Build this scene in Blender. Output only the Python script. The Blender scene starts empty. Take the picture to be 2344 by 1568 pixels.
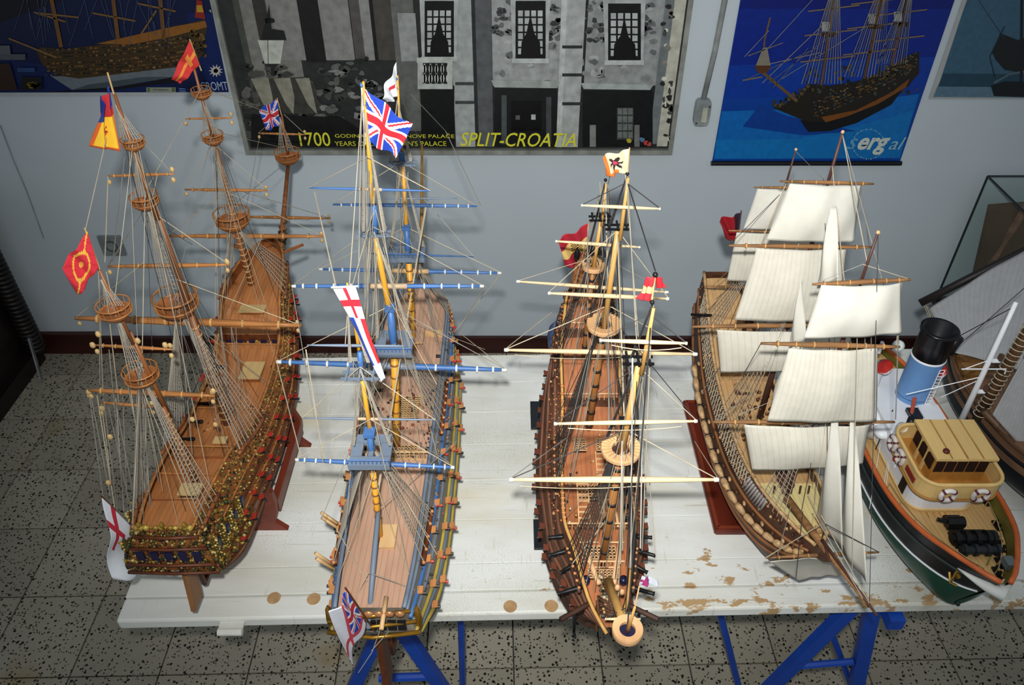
import bpy, math, random
from mathutils import Vector as V, Matrix
C = bpy.context.scene.collection
S = bpy.context.scene
R = random.Random(7)
# ------------------------------------------------------------------ camera, light, exposure
F, PITCH, CAMH = 1788.0, math.radians(39), 2.1
cd = bpy.data.cameras.new('camera'); cam = bpy.data.objects.new('camera', cd); C.objects.link(cam)
cam.location = (0, 0, CAMH); cam.rotation_euler = (math.pi/2-PITCH, 0, 0)
cd.sensor_width = 36; cd.lens = 36*F/2344; cd.clip_start = .02; S.camera = cam
w = bpy.data.worlds.new('world'); S.world = w; w.use_nodes = True
w.node_tree.nodes['Background'].inputs[0].default_value = (.86, .94, 1, 1)
w.node_tree.nodes['Background'].inputs[1].default_value = .25
def lamp(name, kind, loc, target, energy, **k):
    d = bpy.data.lights.new(name, kind); d.energy = energy
    for a, b in k.items(): setattr(d, a, b)
    o = bpy.data.objects.new(name, d); C.objects.link(o); o.location = loc
    o.rotation_euler = (V(target)-V(loc)).to_track_quat('-Z', 'Y').to_euler(); return o
lamp('camera_flash', 'SPOT', (-.015, -.02, 2.225), (.08, 1.95, .86), 146, spot_size=math.radians(85), spot_blend=1.0, shadow_soft_size=.018, color=(1, .985, .95))
lamp('ceiling_lamp', 'AREA', (.3, .9, 2.95), (.3, 1.1, 0), 3, size=1.6, color=(.9, .96, 1))
S.view_settings.view_transform = 'Standard'; S.view_settings.look = 'None'
S.view_settings.exposure = 0.0; S.view_settings.gamma = 1; S.view_settings.use_curve_mapping = False

CO, SI = math.cos(PITCH), math.sin(PITCH)
def at(px, py, y=None, z=None, x=None):
    a = (px-1172)/F; b = -(py-784)/F; d = V((a, CO+b*SI, -SI+b*CO))
    t = y/d.y if y is not None else ((z-CAMH)/d.z if z is not None else x/d.x)
    return V((0, 0, CAMH))+d*t

# ------------------------------------------------------------------ materials
def lin(c):
    return tuple(((v/255)/12.92 if v <= 10 else (((v/255)+.055)/1.055)**2.4) for v in c)
_m = {}
def mat(name, col, rough=.6, kind='plain', scale=20, amt=.25, metal=0, col2=None, axis='Y', spec=.4, bump=0):
    if name in _m: return _m[name]
    m = bpy.data.materials.new(name); m.use_nodes = True; nt = m.node_tree; N = nt.nodes; L = nt.links
    p = N['Principled BSDF']; p.inputs['Roughness'].default_value = rough; p.inputs['Metallic'].default_value = metal
    p.inputs['Specular IOR Level'].default_value = spec
    c = lin(col); c2 = lin(col2) if col2 else tuple(v*(1-amt*1.6) for v in c)
    tc = N.new('ShaderNodeTexCoord'); mp = N.new('ShaderNodeMapping'); L.new(tc.outputs['Object'], mp.inputs[0])
    nz = N.new('ShaderNodeTexNoise'); nz.inputs['Scale'].default_value = scale; nz.inputs['Detail'].default_value = 5
    rp = N.new('ShaderNodeValToRGB')
    rp.color_ramp.elements[0].position = .32; rp.color_ramp.elements[1].position = .68
    rp.color_ramp.elements[0].color = (*c2, 1); rp.color_ramp.elements[1].color = (*c, 1)
    sc = (1, 1, 1)
    if kind in ('wood', 'plank'):
        sc = {'X': (.12, 1, 1), 'Y': (1, .12, 1), 'Z': (1, 1, .12)}[axis]
    mp.inputs['Scale'].default_value = sc
    L.new(mp.outputs[0], nz.inputs['Vector']); L.new(nz.outputs['Fac'], rp.inputs[0]); out = rp.outputs[0]
    if kind in ('plank', 'sailcloth'):
        wv = N.new('ShaderNodeTexWave'); wv.wave_type = 'BANDS'
        wv.bands_direction = 'X'; wv.inputs['Scale'].default_value = 34 if kind == 'plank' else 26; wv.inputs['Distortion'].default_value = .15
        if kind == 'sailcloth': L.new(tc.outputs['UV'], wv.inputs['Vector']); wv.inputs['Scale'].default_value = 6.5; wv.inputs['Distortion'].default_value = .6
        else: L.new(tc.outputs['Object'], wv.inputs['Vector'])
        r2 = N.new('ShaderNodeValToRGB'); r2.color_ramp.elements[0].position = .0; r2.color_ramp.elements[1].position = .22
        k = .80 if kind == 'plank' else .90
        r2.color_ramp.elements[0].color = (k, k, k, 1); r2.color_ramp.elements[1].color = (1, 1, 1, 1)
        mx = N.new('ShaderNodeMix'); mx.data_type = 'RGBA'; mx.blend_type = 'MULTIPLY'; mx.inputs[0].default_value = 1
        L.new(wv.outputs['Fac'], r2.inputs[0]); L.new(out, mx.inputs[6]); L.new(r2.outputs[0], mx.inputs[7]); out = mx.outputs[2]
    if kind == 'vc':
        at_ = N.new('ShaderNodeVertexColor'); at_.layer_name = 'Col'
        r2 = N.new('ShaderNodeValToRGB'); r2.color_ramp.elements[0].position = .25; r2.color_ramp.elements[1].position = .7
        k = 1-amt; r2.color_ramp.elements[0].color = (k, k, k, 1); r2.color_ramp.elements[1].color = (1, 1, 1, 1)
        mx = N.new('ShaderNodeMix'); mx.data_type = 'RGBA'; mx.blend_type = 'MULTIPLY'; mx.inputs[0].default_value = 1
        L.new(nz.outputs['Fac'], r2.inputs[0]); L.new(at_.outputs[0], mx.inputs[6]); L.new(r2.outputs[0], mx.inputs[7]); out = mx.outputs[2]
    L.new(out, p.inputs['Base Color'])
    if bump:
        bp = N.new('ShaderNodeBump'); bp.inputs['Strength'].default_value = bump; bp.inputs['Distance'].default_value = .002
        L.new(nz.outputs['Fac'], bp.inputs['Height']); L.new(bp.outputs[0], p.inputs['Normal'])
    _m[name] = m; return m

# ------------------------------------------------------------------ mesh builder
class B:
    def __init__(s): s.v = []; s.f = []; s.c = []; s.uv = None; s.col = None
    def _add(s, vs, fs, col=None):
        n = len(s.v); s.v += [V(a) for a in vs]; s.f += [tuple(i+n for i in f) for f in fs]
        s.c += [col or s.col]*len(fs); return s
    def box(s, c, d, M=None, col=None):
        c = V(c); vs = []
        for x in (-.5, .5):
            for y in (-.5, .5):
                for z in (-.5, .5):
                    q = V((x*d[0], y*d[1], z*d[2])); vs.append(c+(M@q if M else q))
        return s._add(vs, [(0, 1, 3, 2), (4, 6, 7, 5), (0, 4, 5, 1), (2, 3, 7, 6), (0, 2, 6, 4), (1, 5, 7, 3)], col)
    def bar(s, p, q, w, h, up=(0, 0, 1), col=None):
        p = V(p); q = V(q); d = (q-p); l = d.length; d.normalize(); x = d.cross(V(up)).normalized(); u = x.cross(d)
        M = Matrix((x, d, u)).transposed(); return s.box((p+q)/2, (w, l, h), M, col)
    def tube(s, path, r, n=6, col=None, caps=True, closed=False):
        P = [V(p) for p in path]; m = len(P); rs = r if isinstance(r, (list, tuple)) else [r]*m
        vs = []; fs = []; ref = None
        for i in range(m):
            if closed: d = P[(i+1) % m]-P[i-1]
            else: d = P[min(i+1, m-1)]-P[max(i-1, 0)]
            if d.length < 1e-9: d = V((0, 0, 1))
            d.normalize()
            if ref is None: ref = V((0, 0, 1)) if abs(d.z) < .9 else V((0, 1, 0))
            x = ref-d*ref.dot(d)
            if x.length < 1e-6: x = d.orthogonal()
            x.normalize(); ref = x; y = d.cross(x)
            for k in range(n):
                a = 2*math.pi*k/n; vs.append(P[i]+(x*math.cos(a)+y*math.sin(a))*rs[i])
        for i in range(m if closed else m-1):
            j = (i+1) % m
            for k in range(n):
                fs.append((i*n+k, i*n+(k+1) % n, j*n+(k+1) % n, j*n+k))
        if caps and not closed and n > 2:
            fs.append(tuple(range(n-1, -1, -1))); fs.append(tuple((m-1)*n+k for k in range(n)))
        return s._add(vs, fs, col)
    def lathe(s, c, prof, n=16, col=None, axis=(0, 0, 1)):
        c = V(c); q = V((0, 0, 1)).rotation_difference(V(axis)); vs = []; fs = []
        for r, z in prof:
            for k in range(n):
                a = 2*math.pi*k/n; vs.append(c+q@V((r*math.cos(a), r*math.sin(a), z)))
        for i in range(len(prof)-1):
            for k in range(n):
                fs.append((i*n+k, i*n+(k+1) % n, (i+1)*n+(k+1) % n, (i+1)*n+k))
        return s._add(vs, fs, col)
    def ball(s, c, r, sc=(1, 1, 1), n=6, m=4, col=None):
        pr = [(max(1e-5, math.sin(math.pi*i/m))*r, -math.cos(math.pi*i/m)*r) for i in range(m+1)]
        n0 = len(s.v); s.lathe((0, 0, 0), pr, n, col); c = V(c)
        for i in range(n0, len(s.v)): q = s.v[i]; s.v[i] = c+V((q.x*sc[0], q.y*sc[1], q.z*sc[2]))
        return s
    def ring(s, c, r, rr, n=16, k=5, axis=(0, 0, 1), col=None):
        q = V((0, 0, 1)).rotation_difference(V(axis)); c = V(c)
        return s.tube([c+q@V((r*math.cos(2*math.pi*i/n), r*math.sin(2*math.pi*i/n), 0)) for i in range(n)], rr, k, col, closed=True)
    def poly(s, pts, col=None): return s._add(pts, [tuple(range(len(pts)))], col)
    def prism(s, pts, off, col=None):
        off = V(off); n = len(pts); P = [V(p) for p in pts]
        fs = [tuple(range(n-1, -1, -1)), tuple(range(n, 2*n))]+[(i, (i+1) % n, n+(i+1) % n, n+i) for i in range(n)]
        return s._add(P+[p+off for p in P], fs, col)
    def grid(s, fn, nu, nv, colf=None, uv=False):
        n0 = len(s.v)
        for j in range(nv+1):
            for i in range(nu+1): s.v.append(V(fn(i/nu, j/nv)))
        if uv and s.uv is None: s.uv = {}
        for j in range(nv):
            for i in range(nu):
                a = n0+j*(nu+1)+i
                if uv: s.uv[len(s.f)] = [(i/nu, j/nv), ((i+1)/nu, j/nv), ((i+1)/nu, (j+1)/nv), (i/nu, (j+1)/nv)]
                s.f.append((a, a+1, a+nu+2, a+nu+1)); s.c.append(colf((i+.5)/nu, (j+.5)/nv) if colf else s.col)
        return s
    def build(s, name, m, parent=None, smooth=False, solid=0):
        o0 = V((0, 0, 0)); p = parent
        while p is not None: o0 = o0+p.location; p = p.parent
        me = bpy.data.meshes.new(name); me.from_pydata([tuple(v-o0) for v in s.v], [], s.f); me.update()
        if any(s.c):
            ca = me.color_attributes.new('Col', 'FLOAT_COLOR', 'CORNER'); i = 0; buf = []
            for pi, pl in enumerate(me.polygons):
                c = s.c[pi] or (.5, .5, .5); buf += [c[0], c[1], c[2], 1]*pl.loop_total
            ca.data.foreach_set('color', buf)
        if s.uv is not None:
            ul = me.uv_layers.new(name='UVMap')
            for pi, pl in enumerate(me.polygons):
                for k, li in enumerate(pl.loop_indices):
                    if pi in s.uv: ul.data[li].uv = s.uv[pi][k]
        if smooth: me.polygons.foreach_set('use_smooth', [True]*len(me.polygons))
        me.materials.append(m); o = bpy.data.objects.new(name, me); C.objects.link(o)
        if parent: o.parent = parent
        if solid:
            md = o.modifiers.new('solid', 'SOLIDIFY'); md.thickness = solid; md.offset = 0
        return o
def tag(o, label, cat, group=None):
    o['label'] = label; o['category'] = cat
    if group: o['group'] = group
    return o
def thing(name, label, cat, loc=(0, 0, 0)):
    o = bpy.data.objects.new(name, None); C.objects.link(o); o.location = loc; o.empty_display_size = .05
    return tag(o, label, cat)
def struct(o): o['kind'] = 'structure'; return o
def lerp(a, b, t): return V(a)*(1-t)+V(b)*t

# ------------------------------------------------------------------ room
WY = 2.54
def tile_mat():
    m = bpy.data.materials.new('terrazzo'); m.use_nodes = True; N = m.node_tree.nodes; L = m.node_tree.links
    p = N['Principled BSDF']; p.inputs['Roughness'].default_value = .55; p.inputs['Specular IOR Level'].default_value = .25
    g = N.new('ShaderNodeNewGeometry'); oi = N.new('ShaderNodeObjectInfo')
    nz = N.new('ShaderNodeTexNoise'); nz.inputs['Scale'].default_value = 60; nz.inputs['Detail'].default_value = 2
    L.new(g.outputs['Position'], nz.inputs['Vector'])
    mv = N.new('ShaderNodeMix'); mv.data_type = 'RGBA'; mv.inputs[0].default_value = .007
    L.new(g.outputs['Position'], mv.inputs[6]); L.new(nz.outputs['Color'], mv.inputs[7])
    prev = None
    for sc, th, col in ((78, .30, (30, 29, 27)), (110, .27, (40, 36, 32)), (60, .2, (112, 104, 88))):
        v = N.new('ShaderNodeTexVoronoi'); v.inputs['Scale'].default_value = sc; L.new(mv.outputs[2], v.inputs['Vector'])
        sp = N.new('ShaderNodeSeparateColor'); L.new(v.outputs['Color'], sp.inputs[0])
        # a chip where the cell's own random value allows one and the distance is small
        a = N.new('ShaderNodeMath'); a.operation = 'LESS_THAN'; a.inputs[1].default_value = th; L.new(v.outputs['Distance'], a.inputs[0])
        b = N.new('ShaderNodeMath'); b.operation = 'LESS_THAN'; b.inputs[1].default_value = .5; L.new(sp.outputs[0], b.inputs[0])
        k = N.new('ShaderNodeMath'); k.operation = 'MULTIPLY'; L.new(a.outputs[0], k.inputs[0]); L.new(b.outputs[0], k.inputs[1])
        mx = N.new('ShaderNodeMix'); mx.data_type = 'RGBA'; L.new(k.outputs[0], mx.inputs[0]); mx.inputs[7].default_value = (*lin(col), 1)
        if prev is None:
            n2 = N.new('ShaderNodeTexNoise'); n2.inputs['Scale'].default_value = 3.1; n2.inputs['Detail'].default_value = 6; L.new(g.outputs['Position'], n2.inputs['Vector'])
            r = N.new('ShaderNodeValToRGB'); e = r.color_ramp.elements
            e[0].position = .3; e[0].color = (*lin((156, 149, 132)), 1); e[1].position = .62; e[1].color = (*lin((172, 165, 148)), 1)
            e2 = e.new(.74); e2.color = (*lin((158, 136, 92)), 1)
            L.new(n2.outputs[0], r.inputs[0])
            hv = N.new('ShaderNodeHueSaturation'); L.new(r.outputs[0], hv.inputs['Color'])
            mr = N.new('ShaderNodeMapRange'); mr.inputs[3].default_value = .86; mr.inputs[4].default_value = 1.08
            L.new(oi.outputs['Random'], mr.inputs[0]); L.new(mr.outputs[0], hv.inputs['Value']); L.new(hv.outputs[0], mx.inputs[6])
        else: L.new(prev, mx.inputs[6])
        prev = mx.outputs[2]
    L.new(prev, p.inputs['Base Color']); return m
TILE = tile_mat()
b = B(); b.box((0, .95, -.058), (5.2, 3.2, .1)); floor = struct(b.build('floor', mat('grout', (88, 86, 80), .9)))
FR = Matrix.Rotation(math.radians(1.2), 3, 'Z'); TX, TY = .2485, .258
tb = B(); hx, hy = TX/2-.0022, TY/2-.0022
tb.box((0, 0, -.004), (2*hx, 2*hy, .008)); tme = None
n = 0
for j in range(-6, 7):
    for i in range(-10, 10):
        p = FR@V((.005+(i+.5)*TX, 1.134+(j+.5)*TY-1.134, 0))+V((0, 1.134, 0))
        if p.y > WY+.07 or abs(p.x) > 2.25: continue
        if tme is None: o = tb.build('tile', TILE, floor); tme = o.data; o.rotation_euler = (0, 0, math.radians(1.2))
        else:
            o = bpy.data.objects.new('tile', tme); C.objects.link(o); o.parent = floor; o.rotation_euler = (0, 0, math.radians(1.2))
        o.location = (p.x, p.y, R.uniform(-.0006, .0004)); n += 1
# plaster wall
b = B(); b.box((0, WY+.05, 1.35), (5.2, .1, 2.9)); wall = struct(b.build('wall_back', mat('plaster', (200, 211, 218), .75, scale=2.2, amt=.035, bump=.25)))
bb = struct(B().box((.27, WY-.009, .04), (3.95, .018, .08)).build('baseboard_back', mat('baseboard_paint', (66, 30, 26), .35, 'wood', 12, .3, axis='X')))
struct(B().box((-1.855, WY-.011, .05), (.30, .022, .105)).build('baseboard_left', mat('baseboard_paint', (66, 30, 26))))
# thin grey tube standing in for a shadow line on the wall at the left
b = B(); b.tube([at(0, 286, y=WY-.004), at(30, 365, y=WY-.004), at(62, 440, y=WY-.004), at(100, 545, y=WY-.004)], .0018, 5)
tag(b.build('wall_shadow_line', mat('shadow_line_grey', (158, 168, 176))), 'thin grey stand-in for a shadow line running slantwise down the left of the wall', 'painted shadow')

# light switch with its conduit
sw = thing('light_switch', 'grey surface-mounted light switch between the framed poster and the blue banner', 'switch', at(1606, 282, y=WY))
c = at(1605, 252, y=WY); G = mat('switch_plastic', (150, 158, 158), .4)
b = B(); pts = []
for k in range(16):
    a = 2*math.pi*k/16; pts.append(c+V((.026*math.copysign(abs(math.cos(a))**.4, math.cos(a)), -.002, .045*math.copysign(abs(math.sin(a))**.4, math.sin(a)))))
b.prism(pts, (0, -.028, 0)); b.build('housing', G, sw)
b = B(); b.box(c+V((.005, -.032, -.003)), (.017, .008, .05)); b.build('rocker', mat('rocker_cream', (205, 208, 190), .35), sw)
for dx, dz in ((.019, .024), (-.017, -.033)):
    B().lathe(c+V((dx, -.0305, dz)), [(.003, 0), (.003, .002), (.0001, .002)], 8, axis=(0, -1, 0)).build('screw', mat('dark_screw', (50, 52, 54), .4), sw)
b = B(); top = at(1653, -40, y=WY-.009); b.tube([c+V((0, -.009, .045)), V((c.x+.012, WY-.009, c.z+.2)), V((c.x+.02, WY-.009, c.z+.45)), V((c.x+.022, WY-.009, 1.95))], .0095, 8)
tag(b.build('conduit', mat('conduit_grey', (158, 163, 162), .5), None, True), 'grey cable conduit running down the wall to the light switch', 'conduit')
# wall socket low at the left
c = at(258, 560, y=WY); so = thing('wall_socket', 'square grey wall socket low on the wall behind the leftmost ship', 'socket', c)
B().box(c+V((0, -.006, 0)), (.085, .012, .085)).build('cover_plate', mat('socket_plate', (140, 150, 152), .5), so)
B().lathe(c+V((0, -.012, 0)), [(.024, 0), (.024, .003), (.019, .003), (.019, -.001), (.0001, -.001)], 16, axis=(0, -1, 0)).build('socket_recess', mat('socket_dark', (88, 96, 98), .5), so)

# dark cabinet at the far left with a rope-turned corner post
DK = mat('dark_stained_wood', (30, 22, 20), .45, 'wood', 14, .5)
cb = thing('wooden_cabinet', 'dark stained cabinet with ribbed rope-turned corner post at the left edge', 'cabinet', (-2.2, 2.0, 0))
B().box((-2.22, 1.98, .42), (.5, 1.0, .70)).build('body', DK, cb)
B().box((-2.21, 1.965, .795), (.56, 1.06, .05)).build('cornice', DK, cb)
B().box((-2.21, 1.965, .035), (.54, 1.04, .07)).build('plinth', DK, cb)
b = B()
for k in range(34): b.ring((-1.925, 2.440, .10+k*.0195), .028, .0125, 12, 5, axis=(.12, 0, 1))
b.tube([(-1.925, 2.440, .07), (-1.925, 2.440, .77)], .026, 10); b.build('corner_post', DK, cb, True)
for y0 in (1.52, 2.02):
    f = B().box((-1.964, y0+.21, .42), (.014, .40, .58)).build('door', DK, cb)
    B().box((-1.955, y0+.21, .42), (.010, .28, .44)).build('door_panel', DK, f)
    B().ball((-1.945, y0+.06, .44), .010, n=10, m=6).build('knob', mat('old_brass', (120, 100, 60), .4, metal=.8), f)
B().bar((-1.90, 2.40, .18), (-1.88, 2.33, .02), .006, .02).build('metal_stay', mat('steel', (170, 175, 178), .35, metal=.7), cb)

# ------------------------------------------------------------------ posters
PR = mat('printed_paper', (255, 255, 255), .38, 'vc', 60, .22)
PRP = mat('printed_photo', (255, 255, 255), .3, 'vc', 38, .40)
class Art:
    def __init__(s, y, lim=(-9, 9, -9), gain=1): s.gain = gain; s.y = y; s.b = B(); s.l = 0; s.lim = lim
    def P(s, x, y):
        p = at(x, y, y=s.y-s.l*.00035); a, c, z = s.lim; return V((min(max(p.x, a), c), p.y, max(p.z, z)))
    def k(s, c): return tuple(v*s.gain for v in lin(c))
    def poly(s, pts, col, up=1): s.l += up; s.b.poly([s.P(*p) for p in pts][::-1], s.k(col))
    def rect(s, x0, y0, x1, y1, col, up=1): s.poly([(x0, y0), (x1, y0), (x1, y1), (x0, y1)], col, up)
    def line(s, pts, wd, col, up=0):
        s.l += up
        for (x0, y0), (x1, y1) in zip(pts, pts[1:]):
            d = math.hypot(x1-x0, y1-y0) or 1; nx, ny = -(y1-y0)/d*wd/2, (x1-x0)/d*wd/2
            s.b.poly([s.P(x0+nx, y0+ny), s.P(x1+nx, y1+ny), s.P(x1-nx, y1-ny), s.P(x0-nx, y0-ny)], s.k(col))
    def blob(s, x, y, r, col, ry=None, n=9, jit=.3):
        pts = [(x+r*(1+R.uniform(-jit, jit))*math.cos(2*math.pi*k/n), y+(ry or r)*(1+R.uniform(-jit, jit))*math.sin(2*math.pi*k/n)) for k in range(n)]
        s.b.poly([s.P(*p) for p in pts], s.k(col))
def text(body, p0, p1, hpx, y, col, parent, shear=0, name='lettering', off=0.0, fit=True):
    cu = bpy.data.curves.new(name, 'FONT'); cu.body = body; cu.size = 1; cu.shear = shear; cu.offset = off; cu.resolution_u = 3
    o = bpy.data.objects.new('t', cu); C.objects.link(o); bpy.context.view_layer.update()
    me = bpy.data.meshes.new_from_object(o.evaluated_get(bpy.context.evaluated_depsgraph_get()))
    bpy.data.objects.remove(o); vs = [v.co.copy() for v in me.vertices]; fs = [tuple(p.vertices) for p in me.polygons]
    x0 = min(v.x for v in vs); x1 = max(v.x for v in vs); A = at(*p0, y=y); Bq = at(*p1, y=y); hz = at(p0[0], p0[1]-hpx, y=y).z-A.z
    b = B(); h = max(v.y for v in vs)
    b._add([(A.x+(v.x-x0)/(x1-x0)*(Bq.x-A.x), y, A.z+(Bq.z-A.z)*(v.x-x0)/(x1-x0)+v.y/h*hz) for v in vs], fs)
    return b.build(name, mat('ink_%d_%d_%d' % col, col, .45, amt=.05), parent)

# --- framed black-and-white street photograph
PY = WY-.022; fx0, fx1, fz0, fz1 = -.913, .546, .912, 1.80
fr = thing('framed_poster', 'large framed black-and-white street photograph with yellow lettering along its foot', 'poster', (-.18, WY, fz0))
B().box(((fx0+fx1)/2, WY-.009, (fz0+fz1)/2), (fx1-fx0, .018, fz1-fz0)).build('backing_board', mat('backing', (70, 70, 68)), fr)
FM = mat('frame_silver', (158, 162, 154), .4, metal=.1)
for a, q in (((fx0, fz0), (fx1, fz0)), ((fx0, fz1), (fx1, fz1)), ((fx0, fz0), (fx0, fz1)), ((fx1, fz0), (fx1, fz1))):
    hz = a[1] == q[1]; B().box(((a[0]+q[0])/2, WY-.016, (a[1]+q[1])/2), ((q[0]-a[0]-.0165) if hz else .016, .032, .016 if hz else (q[1]-a[1]+.016))).build('frame_rail', FM, fr)
A = Art(PY, (fx0+.008, fx1-.008, fz0+.008), 1.35)
def up(px, y0=-330):  # the foot of a vertical feature in the print followed up beyond the picture's top edge
    return px
def vert(x, y, y2):   # vertical on the print through pixel (x, y), at height y2
    p = at(x, y, y=PY); d = -(y2-784)/F; t = PY/(CO+d*SI); return 1172+F*p.x/t
def vband(x0, x1, y, y0, y1, col, upn=1):
    A.poly([(vert(x0, y, y0), y0), (vert(x1, y, y0), y0), (vert(x1, y, y1), y1), (vert(x0, y, y1), y1)], col, upn)
TOPY = -230
vband(574, 1528, 338, TOPY, 338, (44, 46, 46), 0)
vband(574, 700, 200, TOPY, 190, (118, 118, 112)); vband(574, 588, 200, TOPY, 330, (70, 72, 66))
vband(612, 640, 180, TOPY, 172, (52, 50, 48))
for x0, x1, cc in ((640, 700, (126, 126, 124)), (746, 812, (128, 128, 126)), (814, 836, (80, 78, 76)), (836, 858, (132, 133, 132)), (862, 912, (70, 68, 63))):
    vband(x0, x1, 130, TOPY, 138, cc)
vband(700, 746, 130, TOPY, 142, (28, 27, 27)); vband(858, 866, 130, TOPY, 138, (30, 30, 30))
A.l += 1
for k in range(90): A.blob(R.uniform(560, 800), R.uniform(140, 335), R.uniform(6, 17), R.choice([(52, 52, 50), (74, 74, 70), (36, 37, 36), (60, 62, 58), (92, 92, 86)]), R.uniform(4, 12))
A.l += 1
for k in range(60): A.blob(R.uniform(730, 940), R.uniform(135, 300), R.uniform(5, 15), R.choice([(92, 94, 92), (60, 62, 60), (120, 122, 120), (40, 42, 42)]), R.uniform(4, 9))
# draped cloth under the lamp
A.poly([(585, 180), (700, 176), (722, 196), (730, 260), (600, 260)], (58, 58, 54))
for x0, x1, x2 in ((588, 618, 626), (640, 668, 672), (690, 712, 726)):
    A.poly([(x0-14, 180), (x1-4, 178), (x1+6, 222), (x2, 262), (x0+14, 238)], (132, 130, 116))
A.poly([(575, 262), (780, 268), (830, 300), (830, 336), (575, 336)], (22, 23, 22))
# street lamp
A.poly([(590, 92), (650, 92), (642, 146), (606, 146)], (176, 180, 170)); A.line([(613, 92), (614, 146)], 2, (92, 92, 86), 1)
A.poly([(598, 92), (656, 92), (650, 70), (622, 66), (616, 10), (608, 50), (600, 80)], (30, 30, 30)); A.blob(616, 46, 13, (24, 25, 25), 7); A.poly([(606, 146), (642, 146), (628, 152), (630, 172), (620, 172), (620, 152)], (34, 38, 36))
# facade
vband(912, 960, 200, TOPY, 300, (96, 98, 96)); vband(918, 958, 130, 30, 140, (140, 144, 144))
vband(1040, 1086, 250, TOPY, 336, (152, 158, 157)); vband(1086, 1128, 250, TOPY, 336, (84, 88, 90)); vband(1086, 1094, 250, TOPY, 336, (42, 44, 46))
vband(1128, 1280, 200, TOPY, 196, (150, 154, 153)); vband(1336, 1500, 200, TOPY, 196, (138, 142, 142))
A.l += 1
for k in range(120):
    x = R.uniform(1130, 1500); A.blob(x, R.uniform(-60, 190), R.uniform(4, 13), R.choice([(128, 132, 132), (112, 116, 116), (160, 164, 164), (92, 96, 98), (136, 140, 142)]), R.uniform(3, 9))
for x0, x1 in ((1130, 1176), (1240, 1282), (1344, 1388), (1462, 1496)):
    for k in range(16): A.blob(R.uniform(x0, x1), R.uniform(10, 92), R.uniform(5, 11), R.choice([(70, 74, 76), (96, 100, 100), (56, 58, 60)]), R.uniform(4, 8))
vband(1278, 1330, 200, TOPY, 337, (158, 163, 162)); vband(1278, 1290, 200, TOPY, 337, (176, 182, 180))
for yy in (108, 172, 238): A.rect(1287, yy-4, 1333, yy+3, (44, 48, 48))
for yy in (192, 235): A.rect(1042, yy-4, 1086, yy+3, (60, 64, 64))
vband(1500, 1520, 200, TOPY, 330, (104, 110, 112)); vband(1520, 1545, 200, TOPY, 335, (174, 174, 160))
A.l += 1
for k in range(34): A.blob(R.uniform(1516, 1538), R.uniform(-40, 330), R.uniform(3, 8), R.choice([(40, 40, 38), (120, 118, 108), (196, 196, 184), (70, 70, 64)]), R.uniform(3, 9))
# dark shop openings, ledges
A.rect(964, 196, 1040, 336, (20, 22, 22)); A.rect(1132, 200, 1274, 336, (24, 26, 27)); A.rect(1334, 208, 1494, 336, (20, 22, 23))
A.poly([(1124, 184), (1282, 186), (1276, 202), (1132, 200)], (150, 158, 155)); A.poly([(1330, 190), (1496, 194), (1488, 206), (1336, 204)], (150, 158, 156))
A.rect(1148, 218, 1160, 330, (72, 78, 80)); A.rect(1250, 222, 1262, 330, (62, 68, 70)); A.rect(1170, 232, 1240, 300, (10, 12, 12)); A.rect(1216, 262, 1226, 274, (180, 186, 184)); A.rect(1180, 264, 1190, 274, (84, 84, 82))
A.rect(1350, 286, 1364, 336, (120, 120, 118)); A.rect(1452, 286, 1464, 336, (110, 112, 110)); A.rect(1412, 246, 1450, 320, (58, 64, 64))
for k in range(4):
    for q in range(3): A.rect(1414+q*12, 248+k*18, 1424+q*12, 262+k*18, (104, 110, 106), 0 if (k or q) else 1)
# windows with curtains
for x0, y0, x1, y1 in ((974, 24, 1036, 130), (1182, 24, 1246, 134), (1394, 30, 1464, 138)):
    A.poly([(x0-14, y0-30), (x1+14, y0-30), (x1+8, y1+6), (x0-8, y1+6)], (160, 166, 165)); A.rect(x0-2, y0-22, x1+3, y1, (18, 20, 20))
    A.l += 1
    wd = (x1-x0)/4.2
    for i in range(4):
        for k in range(6):
            A.rect(x0+4+i*(x1-x0-4)/4, y0+k*(y1-y0-6)/6, x0+4+i*(x1-x0-4)/4+wd*.72, y0+(k+.78)*(y1-y0-6)/6, (166, 172, 172), 0)
    xm = (x0+x1)/2; A.poly([(xm, y0+8), (xm+9, y0+52), (x1-10, y0+72), (x1-8, y1-2), (x0+10, y1-2), (x0+12, y0+72), (xm-9, y0+52)], (14, 15, 15))
    A.rect(x0-10, y1, x1+10, y1+11, (172, 178, 176)); A.blob((x0+x1)/2, y1+16, 8, (150, 156, 154), 4)
# balcony
A.rect(954, 132, 1036, 144, (172, 178, 172)); A.rect(956, 144, 1034, 194, (26, 28, 28)); A.rect(956, 192, 1036, 204, (170, 176, 172))
A.l += 1
for k in range(5):
    x = 972+k*13.5; A.blob(x, 158, 4.5, (176, 182, 178), 10, jit=.05); A.blob(x, 180, 5, (176, 182, 178), 11, jit=.05); A.line([(x, 146), (x, 192)], 3.5, (168, 174, 170))
A.rect(956, 144, 968, 194, (168, 174, 170)); A.rect(1024, 144, 1036, 194, (168, 174, 170))
A.l += 1
for x, y, cc in ((1440, 322, (170, 160, 50)), (1478, 326, (170, 56, 60)), (1470, 320, (80, 120, 150)), (1486, 330, (150, 70, 60))): A.blob(x, y, 6, cc)
A.b.build('print', PRP, fr)
TYL = PY-.0005*A.l-.0006; YL = (222, 220, 60)
text('1700', (688, 334), (758, 334), 31, TYL, YL, fr, off=.004)
text('GODINA DIOKLECIJANOVE PALA\u010cE', (767, 315), (1040, 316), 11, TYL, YL, fr)
text("YEARS OF DIOCLETIAN'S PALACE", (767, 334), (1022, 334), 11, TYL, YL, fr)
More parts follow.
